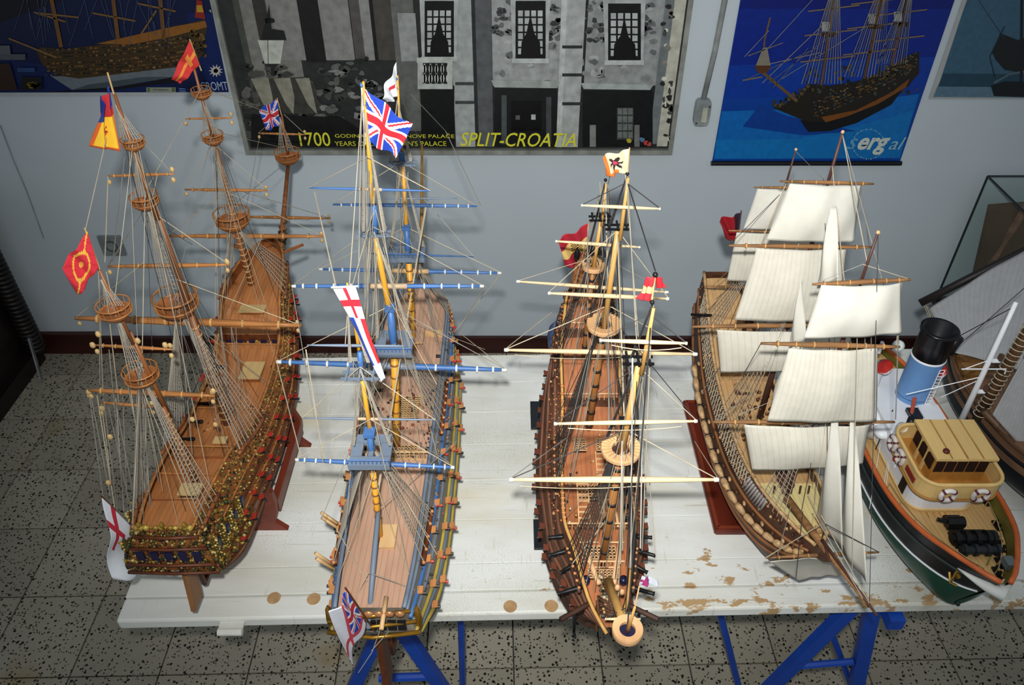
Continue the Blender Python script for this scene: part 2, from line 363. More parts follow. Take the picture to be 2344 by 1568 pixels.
text('SPLIT-CROATIA', (1054, 334), (1318, 336), 31, TYL, YL, fr, shear=.28, off=.006)

# --- blue ship banner
def ship_art(A, hull, deck, body, rail, keel, seed):
    pass
bn = thing('ship_banner', 'bright blue hanging banner printed with a dark three-masted ship', 'poster', (1.03, WY, .858))
bx0, bx1, bz0 = .704, 1.364, .862
B().box(((bx0+bx1)/2, WY-.004, (bz0+1.8)/2), (bx1-bx0, .003, 1.8-bz0)).build('sheet', mat('blue_print', (4, 64, 158), .35, scale=4, amt=.12), bn)
B().tube([(bx0-.004, WY-.0098, bz0), (bx1+.004, WY-.0098, bz0)], .0085, 8).build('bottom_rod', mat('black_rod', (14, 16, 24), .4), bn)
A = Art(WY-.0062, (bx0+.001, bx1-.001, bz0+.004))
A.poly([(1688, -120), (2200, -120), (2196, -10), (2182, 20), (1684, 20)], (4, 26, 118), 0)
A.poly([(1684, 20), (2180, 20), (2142, 130), (1666, 150)], (4, 38, 138), 0)
A.poly([(1666, 150), (2142, 130), (2112, 210), (1654, 226)], (4, 56, 158), 0)
A.poly([(1650, 255), (1800, 250), (1990, 230), (2104, 215), (2060, 362), (1634, 364)], (8, 104, 186), 1)
A.poly([(1640, 320), (1830, 318), (1960, 290), (2090, 252), (2060, 362), (1634, 364)], (10, 116, 190), 1)
A.poly([(1740, 240), (1800, 265), (1960, 300), (1840, 310), (1700, 290)], (6, 62, 150), 1)
A.poly([(1832, 276), (1850, 302), (1900, 300), (1960, 282), (2040, 240), (2078, 190), (2060, 180), (1960, 240), (1900, 262)], (14, 18, 22), 1)
A.poly([(1768, 246), (1800, 236), (1830, 212), (1850, 192), (1900, 196), (1960, 186), (2030, 160), (2070, 130), (2104, 118), (2104, 168), (2076, 200), (2020, 232), (1950, 262), (1880, 280), (1840, 276)], (34, 30, 24), 1)
A.poly([(1880, 268), (1960, 252), (2040, 212), (2082, 180), (2074, 200), (2010, 238), (1940, 266), (1890, 280)], (122, 72, 26), 1)
A.l += 1
for r_ in range(5):
    for k in range(44):
        t = k/43; x = 1866+t*230; y = 234+r_*8-t*88-(t*t)*26
        A.blob(x+R.uniform(-2, 2), y+R.uniform(-1.5, 1.5), R.uniform(1.8, 4.2), R.choice([(110, 80, 44), (90, 60, 32), (26, 24, 20), (50, 66, 70), (130, 108, 72), (40, 34, 26)]), R.uniform(1.2, 2.6), 6)
for k in range(70): A.blob(R.uniform(1840, 2100), R.uniform(150, 215)-(0), R.uniform(2, 5), R.choice([(44, 40, 30), (28, 26, 20), (90, 74, 40), (60, 70, 60)]))
for k in range(26): A.blob(1770+k*3.6, 240-k*1.6+R.uniform(-8, 8), 4, R.choice([(60, 56, 46), (96, 80, 44), (30, 28, 24)]))
RG = [(122, 126, 128), (150, 138, 122), (92, 96, 110)]
A.l += 1
for xb, yb, xt, yt, wd in ((1880, 196, 1915, -40, 30), (1978, 180, 2030, -60, 30), (2040, 150, 2085, -40, 22)):
    for k in range(13):
        a = (k-6)/6; A.line([(xb+a*wd*1.5, yb-4), (xt+a*6, yt)], 1.6, R.choice(RG))
    A.line([(xb, yb), (xt, yt)], 6, (96, 66, 38)); ym = (yb+yt)/2; xm = (xb+xt)/2
    A.rect(xm-18, ym-4, xm+18, ym+6, (60, 40, 26), 0); A.rect(xm-16, ym-28, xm+2, ym-6, (176, 178, 176), 0)
    for dy in (60, 120, 176): A.line([(xb-58+dy*.16, yb-dy+6), (xb+70+dy*.1, yb-dy-8)], 3, (128, 108, 80))
for q in ((1745, 190, 1880, 60), (1740, 130, 1868, -10), (1745, 150, 1880, 120), (1760, 190, 1890, 90), (1790, 180, 1985, 60), (1770, 200, 1850, 110), (1712, 180, 1870, 110), (1704, 130, 1760, 70)): A.line([q[:2], q[2:]], 1.6, R.choice(RG))
A.line([(1825, 232), (1745, 165), (1740, 158)], 7, (104, 82, 54)); A.line([(1745, 165), (1750, 92), (1763, 40)], 4, (110, 84, 54))
A.poly([(1726, 150), (1764, 150), (1758, 166), (1736, 168)], (88, 52, 30), 1); A.poly([(1730, 150), (1746, 110), (1756, 108), (1764, 150)], (138, 130, 118), 1)
A.line([(1700, 184), (1745, 176)], 3, (128, 110, 84)); A.line([(1712, 128), (1792, 98)], 2, (128, 110, 84))
A.l += 1
for k in range(40):
    a = 2*math.pi*k/40; A.blob(1988+36*math.cos(a), 330+34*math.sin(a), 2.2 if k % 2 else 1.4, (110, 170, 206), jit=.1)
A.b.build('print', PR, bn)
ty = WY-.0062-.00035*A.l-.0006
text('s', (1937, 341), (1958, 341), 24, ty, (96, 160, 200), bn, shear=.25)
text('erg', (1961, 341), (2031, 341), 26, ty, (206, 214, 206), bn, shear=.25, off=.03)
text('al', (2033, 342), (2066, 342), 28, ty, (150, 186, 200), bn, shear=.25)

# --- left ship poster
lp = thing('ship_poster', 'dark navy poster of a gilded ship model with white starburst at the upper left', 'poster', (-1.4, WY, 1.107))
B().box((-1.432, WY-.003, (1.103+1.8)/2), (1.02, .003, 1.8-1.103)).build('sheet', mat('poster_white', (188, 194, 198), .4, amt=.06), lp)
A = Art(WY-.0052, (-1.94, -.932, 1.106))
A.poly([(-140, -170), (452, -170), (500, 30), (524, 211), (-120, 212)], (6, 22, 66), 0)
A.poly([(430, 30), (498, 30), (524, 211), (440, 211)], (6, 32, 92)); A.poly([(-120, -170), (250, -170), (200, -20), (-20, 60), (-120, 60)], (5, 8, 28), 0)
A.poly([(0, 130), (330, 190), (460, 205), (520, 211), (-110, 212)], (8, 30, 84), 1)
A.poly([(100, 212), (260, 206), (420, 186), (440, 160), (330, 190)], (8, 12, 24), 1)
A.poly([(116, 174), (165, 206), (260, 200), (400, 176), (430, 152), (300, 162), (200, 176)], (112, 122, 130), 1); A.poly([(165, 206), (260, 200), (400, 176), (330, 176), (200, 194)], (70, 82, 90), 1)
A.poly([(84, 120), (92, 108), (150, 112), (230, 102), (310, 84), (400, 62), (468, 44), (474, 64), (466, 104), (462, 128), (420, 152), (300, 166), (180, 180), (130, 172), (98, 150)], (66, 50, 26), 1)
A.poly([(220, 100), (310, 80), (400, 60), (470, 48), (474, 62), (400, 82), (300, 102)], (150, 96, 34), 1)
A.l += 1
for r_ in range(7):
    for k in range(52):
        t = k/51; x = 104+t*350; y = 114+r_*8.5+8*math.sin(t*3)-t*34+(6 if r_ > 2 else 0)
        A.blob(x+R.uniform(-2, 2), y+R.uniform(-1, 1), R.uniform(2, 5), R.choice([(130, 96, 46), (30, 24, 16), (112, 70, 32), (90, 62, 28), (24, 30, 34), (140, 108, 60), (44, 34, 20)]), R.uniform(1.2, 2.6), 6)
for k in range(50): A.blob(R.uniform(430, 470), R.uniform(70, 130), R.uniform(2, 5), R.choice([(120, 92, 30), (30, 26, 24), (84, 64, 22)]))
A.l += 1
for x0, x1, x2 in ((140, 116, 104), (270, 258, 250), (375, 366, 356)):
    A.line([(x0, 108 if x0 < 200 else 90), (x1, -10), (x2, -170)], 9, (120, 82, 34))
for q in ((78, 28, 150, 50), (212, 30, 310, 48), (315, 8, 402, 26), (358, 24, 322, 80), (20, 88, 130, 132), (90, 30, 180, 40)): A.line([q[:2], q[2:]], 4, (132, 98, 54))
for k in range(26):
    x = R.uniform(30, 400); A.line([(x, R.uniform(60, 110)), (x+R.uniform(-60, 60), -60)], 1.2, (74, 84, 110))
A.poly([(446, 40), (450, 0), (462, 2), (470, 44)], (150, 40, 30), 1); A.poly([(450, 12), (462, 12), (466, 28), (450, 28)], (190, 150, 40), 1)
st = []
for k in range(22):
    a = 2*math.pi*k/22; r_ = 17 if k % 2 else 9; st.append((494+r_*math.cos(a), 162+r_*math.sin(a)*.9))
A.poly(st, (196, 190, 188)); A.blob(494, 162, 5, (196, 120, 100))
A.rect(335, 200, 402, 211, (150, 156, 140)); A.rect(337, 201, 343, 210, (90, 110, 60)); A.rect(393, 201, 400, 210, (90, 110, 60)); A.line([(350, 205), (386, 206)], 3, (110, 116, 110), 1)
A.poly([(-60, 105), (22, 104), (26, 132), (-60, 136)], (96, 102, 108)); A.rect(-40, 124, 58, 137, (84, 90, 98)); A.poly([(-60, 150), (22, 144), (40, 206), (-60, 208)], (52, 32, 22)); A.rect(48, 176, 96, 206, (20, 18, 18)); A.blob(76, 194, 16, (150, 122, 40), 8); A.rect(40, 155, 80, 165, (40, 70, 120))
A.line([(410, 203), (424, 204)], 2, (110, 140, 190)); A.line([(410, 208), (426, 209)], 2, (110, 140, 190)); A.poly([(478, 24), (492, 22), (484, 30)], (170, 180, 190))
A.b.build('print', PR, lp)
text('CROMT', (462, 207), (523, 206), 19, WY-.0052-.00035*A.l-.0006, (168, 186, 204), lp)

# --- right poster
rp = thing('sea_poster', 'blue-grey poster of a sailing ship on calm sea at the upper right corner', 'poster', (1.8, WY, 1.095))
B().box((1.91, WY-.003, (1.092+1.8)/2), (1.04, .003, 1.8-1.092)).build('sheet', mat('poster_white2', (176, 180, 180), .4, amt=.06), rp)
A = Art(WY-.0052, (1.402, 2.43, 1.095))
A.poly([(2205, -160), (2560, -160), (2560, 224), (2140, 222), (2190, 40)], (62, 100, 124), 0)
A.poly([(2160, 168), (2560, 172), (2560, 204), (2146, 200)], (34, 70, 90)); A.poly([(2146, 198), (2560, 202), (2560, 226), (2136, 222)], (92, 126, 146))
A.poly([(2275, 220), (2268, 196), (2300, 186), (2420, 190), (2420, 226)], (14, 20, 26)); A.poly([(2272, 122), (2290, 76), (2330, 92), (2420, 60), (2420, 180), (2300, 160), (2280, 138)], (22, 26, 30))
A.line([(2338, 190), (2340, -100)], 6, (20, 24, 28), 1); A.line([(2278, 180), (2266, 130), (2300, 60)], 2, (24, 30, 34)); A.line([(2275, 190), (2310, 170), (2420, 150)], 5, (84, 104, 116)); A.line([(2240, 0), (2300, 90)], 1.5, (40, 60, 72))
A.b.build('print', PR, rp)

# ------------------------------------------------------------------ table on trestles
TZ = .75; TR = Matrix.Rotation(math.radians(1.35), 3, 'Z'); T0 = V((-.756, .822, 0))
def tp(u, v, z=0): return T0+TR@V((u, v, 0))+V((0, 0, z))
def paint_mat():
    m = bpy.data.materials.new('flaking_white_paint'); m.use_nodes = True; N = m.node_tree.nodes; L = m.node_tree.links
    p = N['Principled BSDF']; p.inputs['Roughness'].default_value = .5; p.inputs['Specular IOR Level'].default_value = .3
    g = N.new('ShaderNodeNewGeometry')
    mp = N.new('ShaderNodeMapping'); mp.inputs['Scale'].default_value = (.35, 1, 1); L.new(g.outputs['Position'], mp.inputs[0])
    n1 = N.new('ShaderNodeTexNoise'); n1.inputs['Scale'].default_value = 9; n1.inputs['Detail'].default_value = 7; L.new(mp.outputs[0], n1.inputs['Vector'])
    r1 = N.new('ShaderNodeValToRGB'); e = r1.color_ramp.elements
    e[0].position = .3; e[0].color = (*lin((216, 216, 204)), 1); e[1].position = .6; e[1].color = (*lin((236, 239, 236)), 1)
    L.new(n1.outputs[0], r1.inputs[0])
    # yellowed stains
    n2 = N.new('ShaderNodeTexNoise'); n2.inputs['Scale'].default_value = 4; n2.inputs['Detail'].default_value = 4; L.new(mp.outputs[0], n2.inputs['Vector'])
    r2 = N.new('ShaderNodeValToRGB'); r2.color_ramp.elements[0].position = .60; r2.color_ramp.elements[1].position = .75; L.new(n2.outputs[0], r2.inputs[0])
    m2 = N.new('ShaderNodeMix'); m2.data_type = 'RGBA'; L.new(r2.outputs[0], m2.inputs[0]); L.new(r1.outputs[0], m2.inputs[6]); m2.inputs[7].default_value = (*lin((216, 204, 158)), 1)
    # bare wood flakes, more of them towards the front right
    mp3 = N.new('ShaderNodeMapping'); mp3.inputs['Scale'].default_value = (1, 1.9, 1); L.new(g.outputs['Position'], mp3.inputs[0])
    n3 = N.new('ShaderNodeTexNoise'); n3.inputs['Scale'].default_value = 21; n3.inputs['Detail'].default_value = 8; n3.inputs['Roughness'].default_value = .62; L.new(mp3.outputs[0], n3.inputs['Vector'])
    sp = N.new('ShaderNodeSeparateXYZ'); L.new(g.outputs['Position'], sp.inputs[0])
    gx = N.new('ShaderNodeMapRange'); gx.inputs[1].default_value = -.1; gx.inputs[2].default_value = .45; gx.inputs[3].default_value = .0; gx.inputs[4].default_value = .16; L.new(sp.outputs[0], gx.inputs[0])
    gy = N.new('ShaderNodeMapRange'); gy.inputs[1].default_value = 1.12; gy.inputs[2].default_value = .86; gy.inputs[3].default_value = 0; gy.inputs[4].default_value = 1; L.new(sp.outputs[1], gy.inputs[0])
    gm = N.new('ShaderNodeMath'); gm.operation = 'MULTIPLY'; L.new(gx.outputs[0], gm.inputs[0]); L.new(gy.outputs[0], gm.inputs[1])
    ad = N.new('ShaderNodeMath'); ad.operation = 'ADD'; L.new(n3.outputs[0], ad.inputs[0]); L.new(gm.outputs[0], ad.inputs[1])
    r3 = N.new('ShaderNodeValToRGB'); r3.color_ramp.elements[0].position = .70; r3.color_ramp.elements[1].position = .725; L.new(ad.outputs[0], r3.inputs[0])
    m3 = N.new('ShaderNodeMix'); m3.data_type = 'RGBA'; L.new(r3.outputs[0], m3.inputs[0]); L.new(m2.outputs[2], m3.inputs[6]); m3.inputs[7].default_value = (*lin((186, 154, 112)), 1)
    # fine crackle
    v = N.new('ShaderNodeTexVoronoi'); v.feature = 'DISTANCE_TO_EDGE'; v.inputs['Scale'].default_value = 150; L.new(mp3.outputs[0], v.inputs['Vector'])
    r4 = N.new('ShaderNodeValToRGB'); r4.color_ramp.elements[0].position = .0; r4.color_ramp.elements[1].position = .04; r4.color_ramp.elements[0].color = (*lin((196, 196, 184)), 1); L.new(v.outputs['Distance'], r4.inputs[0])
    n5 = N.new('ShaderNodeTexNoise'); n5.inputs['Scale'].default_value = 5; L.new(g.outputs['Position'], n5.inputs['Vector'])
    r5 = N.new('ShaderNodeValToRGB'); r5.color_ramp.elements[0].position = .45; r5.color_ramp.elements[1].position = .6; L.new(n5.outputs[0], r5.inputs[0])
    m5 = N.new('ShaderNodeMix'); m5.data_type = 'RGBA'; m5.blend_type = 'MULTIPLY'; L.new(r5.outputs[0], m5.inputs[0]); L.new(m3.outputs[2], m5.inputs[6]); L.new(r4.outputs[0], m5.inputs[7])
    mp6 = N.new('ShaderNodeMapping'); mp6.inputs['Scale'].default_value = (6, 130, 1); L.new(g.outputs['Position'], mp6.inputs[0])
    n6 = N.new('ShaderNodeTexNoise'); n6.inputs['Scale'].default_value = 1; n6.inputs['Detail'].default_value = 3; L.new(mp6.outputs[0], n6.inputs['Vector'])
    mp7 = N.new('ShaderNodeMapping'); mp7.inputs['Scale'].default_value = (170, 14, 1); L.new(g.outputs['Position'], mp7.inputs[0])
    n7 = N.new('ShaderNodeTexNoise'); n7.inputs['Scale'].default_value = 1; n7.inputs['Detail'].default_value = 3; L.new(mp7.outputs[0], n7.inputs['Vector'])
    src = m5.outputs[2]
    for nn, lo, hi, cc in ((n6, .66, .74, (206, 204, 192)), (n7, .665, .74, (210, 207, 192))):
        rr_ = N.new('ShaderNodeValToRGB'); rr_.color_ramp.elements[0].position = lo; rr_.color_ramp.elements[1].position = hi; L.new(nn.outputs[0], rr_.inputs[0])
        mm = N.new('ShaderNodeMix'); mm.data_type = 'RGBA'; L.new(rr_.outputs[0], mm.inputs[0]); L.new(src, mm.inputs[6]); mm.inputs[7].default_value = (*lin(cc), 1); src = mm.outputs[2]
    L.new(src, p.inputs['Base Color'])
    bp = N.new('ShaderNodeBump'); bp.inputs['Strength'].default_value = .3; bp.inputs['Distance'].default_value = .002; L.new(n3.outputs[0], bp.inputs['Height']); L.new(bp.outputs[0], p.inputs['Normal'])
    return m
PAINT = paint_mat(); TL, TD = 2.25, .775
tab = thing('door_table', 'old door with flaking white paint laid flat as a table under the model ships', 'table', tp(0, 0))
bd = [0, .052, .115, .225, .335, .445, .555, .665, TD]
for k in range(len(bd)-1):
    y0, y1 = bd[k], bd[k+1]; b = B(); g = .0006
    b.box(tp(TL/2, (y0+y1)/2, TZ-.014+R.uniform(-.0004, .0002)), (TL, y1-y0-2*g, .028), TR)
    o = b.build('plank', PAINT, tab); md = o.modifiers.new('bevel', 'BEVEL'); md.width = .0011 if k else .005; md.segments = 2
KN = mat('bare_knot_wood', (196, 158, 112), .6, 'plain', 60, .2)
for px, py in ((627, 1369), (718, 1371), (1168, 1388), (1262, 1387)):
    B().lathe(at(px, py, z=TZ-.0004), [(.0001, .0012), (.0128, .0012), (.0134, 0)], 20).build('filled_hole', KN, tab)
h = B(); hp = at(530, 1446, z=TZ-.02)
h.box((hp.x, hp.y+.006, TZ-.012), (.046, .03, .005), TR); h.tube([(hp.x-.023, hp.y-.004, TZ-.014), (hp.x+.023, hp.y-.004, TZ-.0137)], .0075, 10)
h.build('hinge', mat('painted_metal', (226, 226, 218), .4, amt=.12), tab)
BL = mat('blue_enamel', (22, 74, 178), .38, amt=.1)
def trestle(name, label, apx, apy, feet, beam, extra):
    t = thing(name, label, 'trestle', (0, 0, 0)); t.location = (beam[0].x, beam[0].y, 0)
    B().bar(beam[0], beam[1], .035, .035).build('top_beam', BL, t)
    for p, q in feet:
        for dy in (0, .56):
            B().bar(p+V((0, dy, 0)), q+V((0, dy, 0)), .03, .02, up=(0, 1, 0)).build('leg', BL, t)
    for p, q, r_ in extra: B().tube([p, q], r_, 8).build('brace', BL, t)
    return t
def toz(p, q, z):  # extend the line p-q down to height z
    p, q = V(p), V(q); return p+(q-p)*((z-p.z)/(q.z-p.z))
z0 = TZ-.0305
def leg(a, c_, y): 
    p = at(*a, y=y); q = at(*c_, y=y); return toz(p, q, z0-.012), toz(p, q, .004)
fl = [leg((862, 1458), (812, 1568), .90), leg((935, 1462), (1008, 1568), .90)]
trestle('blue_trestle', 'blue metal trestle under the table below the blue-masted ship', 0, 0, fl, (V((-.225, .905, z0-.018)), V((-.215, 1.5, z0-.018))),
        [(at(868, 1552, y=.90), at(990, 1548, y=.90), .010), (toz(at(1056, 1450, y=1.0), at(1059, 1568, y=1.0), z0-.01), toz(at(1056, 1450, y=1.0), at(1059, 1568, y=1.0), .004), .008), (V((-.225, .95, z0-.02)), toz(at(1056, 1450, y=1.0), at(1059, 1568, y=1.0), z0-.02), .008)])
f2 = [leg((1898, 1440), (1768, 1568), .90), leg((1988, 1430), (1960, 1568), .90)]
q1 = (at(1660, 1450, y=1.0), at(1690, 1568, y=1.0))
tr2 = trestle('blue_trestle', 'blue metal trestle under the table below the tugboat bow', 0, 0, f2, (V((.53, .905, z0-.018)), V((.535, 1.5, z0-.018))),
        [(at(1832, 1524, y=.90), at(1952, 1514, y=.90), .008), (toz(*q1, z0-.01), toz(*q1, .004), .008), (at(1905, 1452, y=.92), at(1948, 1568, y=.92), .007), (V((.50, 1.0, z0-.02)), toz(*q1, z0-.02), .008)])
e = at(2052, 1432, z=z0-.02); tb_ = B().bar(e, e+V((.0, .16, 0)), .03, .03)
tb_.build('cross_bar', BL, tr2)

# ------------------------------------------------------------------ ship kit
def cr(p0, p1, p2, p3, t):
    return .5*((2*p1)+(p2-p0)*t+(2*p0-5*p1+4*p2-p3)*t*t+(3*p1-p0-3*p2+p3)*t**3)
class Hull:
    # stations from stern to bow: (y, centre x, keel z, top z, half beam, tumblehome); rake = how far the stem leans forward per unit t
    def __init__(s, st, rake=0, sgn=1, full=.7, stern=None): s.st = st; s.rake = rake; s.sgn = sgn; s.full = full; s.stern = stern
    def q(s, u):
        n = len(s.st)-1; x = min(max(u, 0), 1)*n; i = min(int(x), n-1); t = x-i
        g = lambda k: s.st[min(max(k, 0), n)]
        return [cr(a, b_, c_, d, t) for a, b_, c_, d in zip(g(i-1), g(i), g(i+1), g(i+2))]
    def hw(s, b_, tb, t):
        if t < .5: return b_*math.sin(math.pi/2*(t/.5)**s.full) if t > 0 else 0
        return b_*(1-(1-tb)*((t-.5)/.5)**1.6)
    def p(s, u, t, side, off=0):
        y, xc, zk, zt, b_, tb = s.q(u); b_ = max(b_, .0015)
        return V((xc+side*(s.hw(b_, tb, t)+off), y+s.sgn*(s.rake*(t-.5)*max(0, u-.78)/.22+(s.stern(t)*max(0, .12-u)/.12 if s.stern else 0)), zk+(zt-zk)*t))
    def uy(s, y):  # u for a given y
        return min((abs(s.q(k/200)[0]-y), k/200) for k in range(201))[1]
    def shell(s, parent, m, t0=.0, t1=1, nu=40, nt=14, name='hull', colf=None):
        b = B(); 
        for side in (-1, 1): b.grid(lambda u, v: s.p(u, t0+(t1-t0)*v, side), nu, nt, colf)
        if t0 == 0 or True:
            for k in range(nt):
                ta, tb = t0+(t1-t0)*k/nt, t0+(t1-t0)*(k+1)/nt
                b._add([s.p(0, ta, -1), s.p(0, ta, 1), s.p(0, tb, 1), s.p(0, tb, -1)], [(0, 1, 2, 3)], colf(0, (k+.5)/nt) if colf else None)
        return b.build(name, m, parent, True)
    def ribbon(s, parent, name, m, u0, u1, t, wd, out, sides=(-1, 1), n=30, r=None):
        o = None
        for side in sides:
            b = B(); b.tube([s.p(u0+(u1-u0)*k/n, t(u0+(u1-u0)*k/n) if callable(t) else t, side, out) for k in range(n+1)], r or wd, 6)
            o = b.build(name, m, parent, True)
        return o
    def deck(s, parent, m, u0, u1, t, camber=.002, inset=.004, name='deck', n=14):
        b = B(); g = t if callable(t) else (lambda u: t)
        def fn(a, c):
            u = u0+(u1-u0)*c; P = s.p(u, g(u), -1, -inset); Q = s.p(u, g(u), 1, -inset)
            if P.x > Q.x: m_ = (P.x+Q.x)/2; P.x = Q.x = m_
            q = P.lerp(Q, a); q.z += camber*(1-(2*a-1)**2); return q
        b.grid(fn, 8, n); return b.build(name, m, parent, True)
    def bulwark(s, parent, m, u0, u1, t, inset=.004, name='bulwark', n=20):
        b = B(); g = t if callable(t) else (lambda u: t)
        for side in (-1, 1):
            def fn(a, c):
                u = u0+(u1-u0)*c; tt = g(u)+(1-g(u))*a; P = s.p(u, tt, side, -inset)
                return P
            b.grid(fn, 3, n)
        return b.build(name, m, parent, True)
    def bulkhead(s, parent, m, u, ta, tb, name='bulkhead', inset=.004, th=.003):
        b = B(); q = [s.p(u, ta, -1, -inset), s.p(u, ta, 1, -inset), s.p(u, tb, 1, -inset), s.p(u, tb, -1, -inset)]
        b.prism(q, (0, th, 0)); return b.build(name, m, parent)
def mast(parent, segs, m, n=10, name='mast'):
    b = B(); 
    for path, r in segs: b.tube(path, r, n)
    return b.build(name, m, parent, True)
def yard(parent, p, q, r, m, tip=None, sling=None, bands=None, mb=None, tipr=1.0, name='yard'):
    p, q = V(p), V(q); N = 10; path = [p.lerp(q, k/N) for k in range(N+1)]; rs = [r*(.45+.55*(1-abs(2*k/N-1)**1.6)) for k in range(N+1)]
    o = B().tube(path, rs, 8).build(name, m, parent, True)
    if tip:
        for a, c in ((p, q), (q, p)): B().tube([a, a.lerp(c, .022)], r*.62*tipr, 8).build('yard_tip', tip, o, True)
    if sling: B().tube([p.lerp(q, .40), p.lerp(q, .47), p.lerp(q, .53), p.lerp(q, .60)], r*1.08, 8).build('yard_sling', sling, o, True)
    if bands:
        for t in bands: B().tube([p.lerp(q, t-.004), p.lerp(q, t+.004)], r*1.15, 8).build('yard_band', mb, o, True)
    return o
ROPE = mat('tan_rope', (190, 178, 152), .8, amt=.2); DROPE = mat('tarred_rope', (56, 54, 54), .8); GROPE = mat('grey_rope', (150, 146, 136), .8)
def rope(parent, p, q, r=.0006, m=None, sag=0, name='rope'):
    p, q = V(p), V(q); N = 6 if sag else 1
    pts = [p.lerp(q, k/N)-V((0, 0, sag*4*(k/N)*(1-k/N))) for k in range(N+1)]
    return B().tube(pts, r, 4, caps=False).build(name, m or ROPE, parent)
def shroud(parent, top, bases, m=None, step=.011, r=.0006, mr=None, spread=.004, frac=.93, name='shroud'):
    b = B(); top = V(top); n = len(bases); tops = [top+V((0, (i-(n-1)/2)*spread/max(1, n-1), 0)) for i in range(n)]
    for t, q in zip(tops, bases): b.tube([t, V(q)], r, 4, caps=False)
    L_ = (V(bases[0])-top).length; k = int(L_/step)
    for i in range(1, k):
        f = i/k
        if f > frac: break
        for a in range(n-1):
            b.tube([tops[a].lerp(V(bases[a]), f), tops[a+1].lerp(V(bases[a+1]), f)], r*.72, 3, caps=False)
    return b.build(name, m or ROPE, parent)
def blocks(parent, pts, r, m, name='blocks'):
    for p in pts: B().ball(p, r, (1, .8, 1.25), 6, 4).build('block', m, parent, True)
def cloth(parent, name, quad, m, colf=None, wave=.006, ph=0, nu=36, nv=24, waves=1.6, bulge=None, nrm=None, solid=.0006, uv=False):
    a, b_, c, d = [V(x) for x in quad]     # hoist top, hoist bottom, fly bottom, fly top
    nr = V(nrm) if nrm else (b_-a).cross(d-a).normalized()
    def fn(u, v):
        p = (a*(1-v)+b_*v)*(1-u)+(d*(1-v)+c*v)*u
        s = math.sin((u*waves+v*.45)*2*math.pi+ph)*wave*min(1, u*2.2)
        if bulge: s += bulge*math.sin(math.pi*min(1, u))**.8*math.sin(math.pi*(.12+.88*v)*.92)**.9
        return p+nr*s
    return B().grid(fn, nu, nv, colf, uv).build(name, m, parent, True, solid)
FLAG = mat('flag_cloth', (255, 255, 255), .8, 'vc', 90, .08)
def union(u, v):
    W_, Rd, Bl = lin((226, 228, 236)), lin((196, 38, 52)), lin((30, 66, 176))
    x, y = (u-.5)*1.7, v-.5
    if abs(x) < .085 or abs(y) < .085: return Rd
    if abs(x) < .14 or abs(y) < .14: return W_
    d1 = (y-x/1.7)/math.hypot(1, 1/1.7); d2 = (y+x/1.7)/math.hypot(1, 1/1.7)
    s = 1 if x > 0 else -1
    if 0 < s*d1*1 < .048 or 0 < -s*d2 < .048: return Rd
    if abs(d1) < .085 or abs(d2) < .085: return W_
    return Bl
def lumps(b, pts, r0, r1, cols, jz=0):
    for p in pts: b.ball(V(p)+V((R.uniform(-1, 1), R.uniform(-1, 1), R.uniform(-1, 1)))*jz, R.uniform(r0, r1), (R.uniform(.7, 1.3), R.uniform(.7, 1.4), R.uniform(.7, 1.3)), 5, 3, lin(R.choice(cols)))
CARV = mat('gilded_carving', (255, 255, 255), .38, 'vc', 200, .3, metal=.25)
GOLD = [(176, 148, 64), (130, 102, 38), (206, 186, 116), (84, 74, 38), (52, 46, 28), (104, 92, 52), (62, 78, 46), (40, 32, 26), (116, 76, 40)]

def basket(parent, c, r, m, mrail, n=14, h=.55):
    o = B().lathe(c, [(r*.30, -.62*r), (r*.62, -.5*r), (r*.93, -.18*r), (r, 0), (r*.95, 0), (r*.86, -.16*r), (r*.55, -.40*r), (.0001, -.42*r)], 20).build('crow_nest', m, parent, True)
    B().ring(c, r*1.0, r*.055, 20, 5).ring(V(c)+V((0, 0, h*r)), r*1.04, r*.05, 20, 5).build('nest_rail', mrail, o, True)
    b = B()
    for k in range(n):
        a = 2*math.pi*k/n; d = V((math.cos(a)*r, math.sin(a)*r, 0)); b.tube([V(c)+d, V(c)+d*1.04+V((0, 0, h*r))], r*.032, 4)
    b.build('balusters', mrail, o); return o
def mline(lo, hi, y, zlo):   # mast axis through two picture points in the plane y, carried down to height zlo
    p, q = at(*lo, y=y), at(*hi, y=y); return toz(p, q, zlo), q
def mpt(a, q, t): return V(a).lerp(V(q), t)
def mz(a, q, z): return V(a)+(V(q)-V(a))*((z-a[2])/(q[2]-a[2]))
def cannon(parent, p, d, l, r, m, carriage=None):
    p = V(p); d = V(d).normalized()
    o = B().tube([p, p+d*l*.1, p+d*l*.5, p+d*l*.92, p+d*l], [r*1.1, r*1.15, r*.85, r*.7, r*.95], 8).build('cannon', m, parent, True)
    if carriage: B().box(p+d*l*.25-V((0, 0, r*1.3)), (abs(d.x)*l*.5+abs(d.y)*r*2.4, abs(d.y)*l*.5+abs(d.x)*r*2.4, r*1.4)).build('carriage', carriage, o)
    return o
def grating(parent, c, sx, sy, m, md, h=.006):
    o = B().box(V(c)+V((0, 0, h*.4)), (sx, sy, h*.8)).build('hatch', md, parent)
    b = B(); nx, ny = max(3, int(sx/.006)), max(3, int(sy/.006))
    for k in range(nx+1): b.box(V(c)+V((-sx/2+sx*k/nx, 0, h)), (.0018, sy, .002))
    for k in range(ny+1): b.box(V(c)+V((0, -sy/2+sy*k/ny, h)), (sx, .0018, .002))
    b.build('grating', m, o); return o

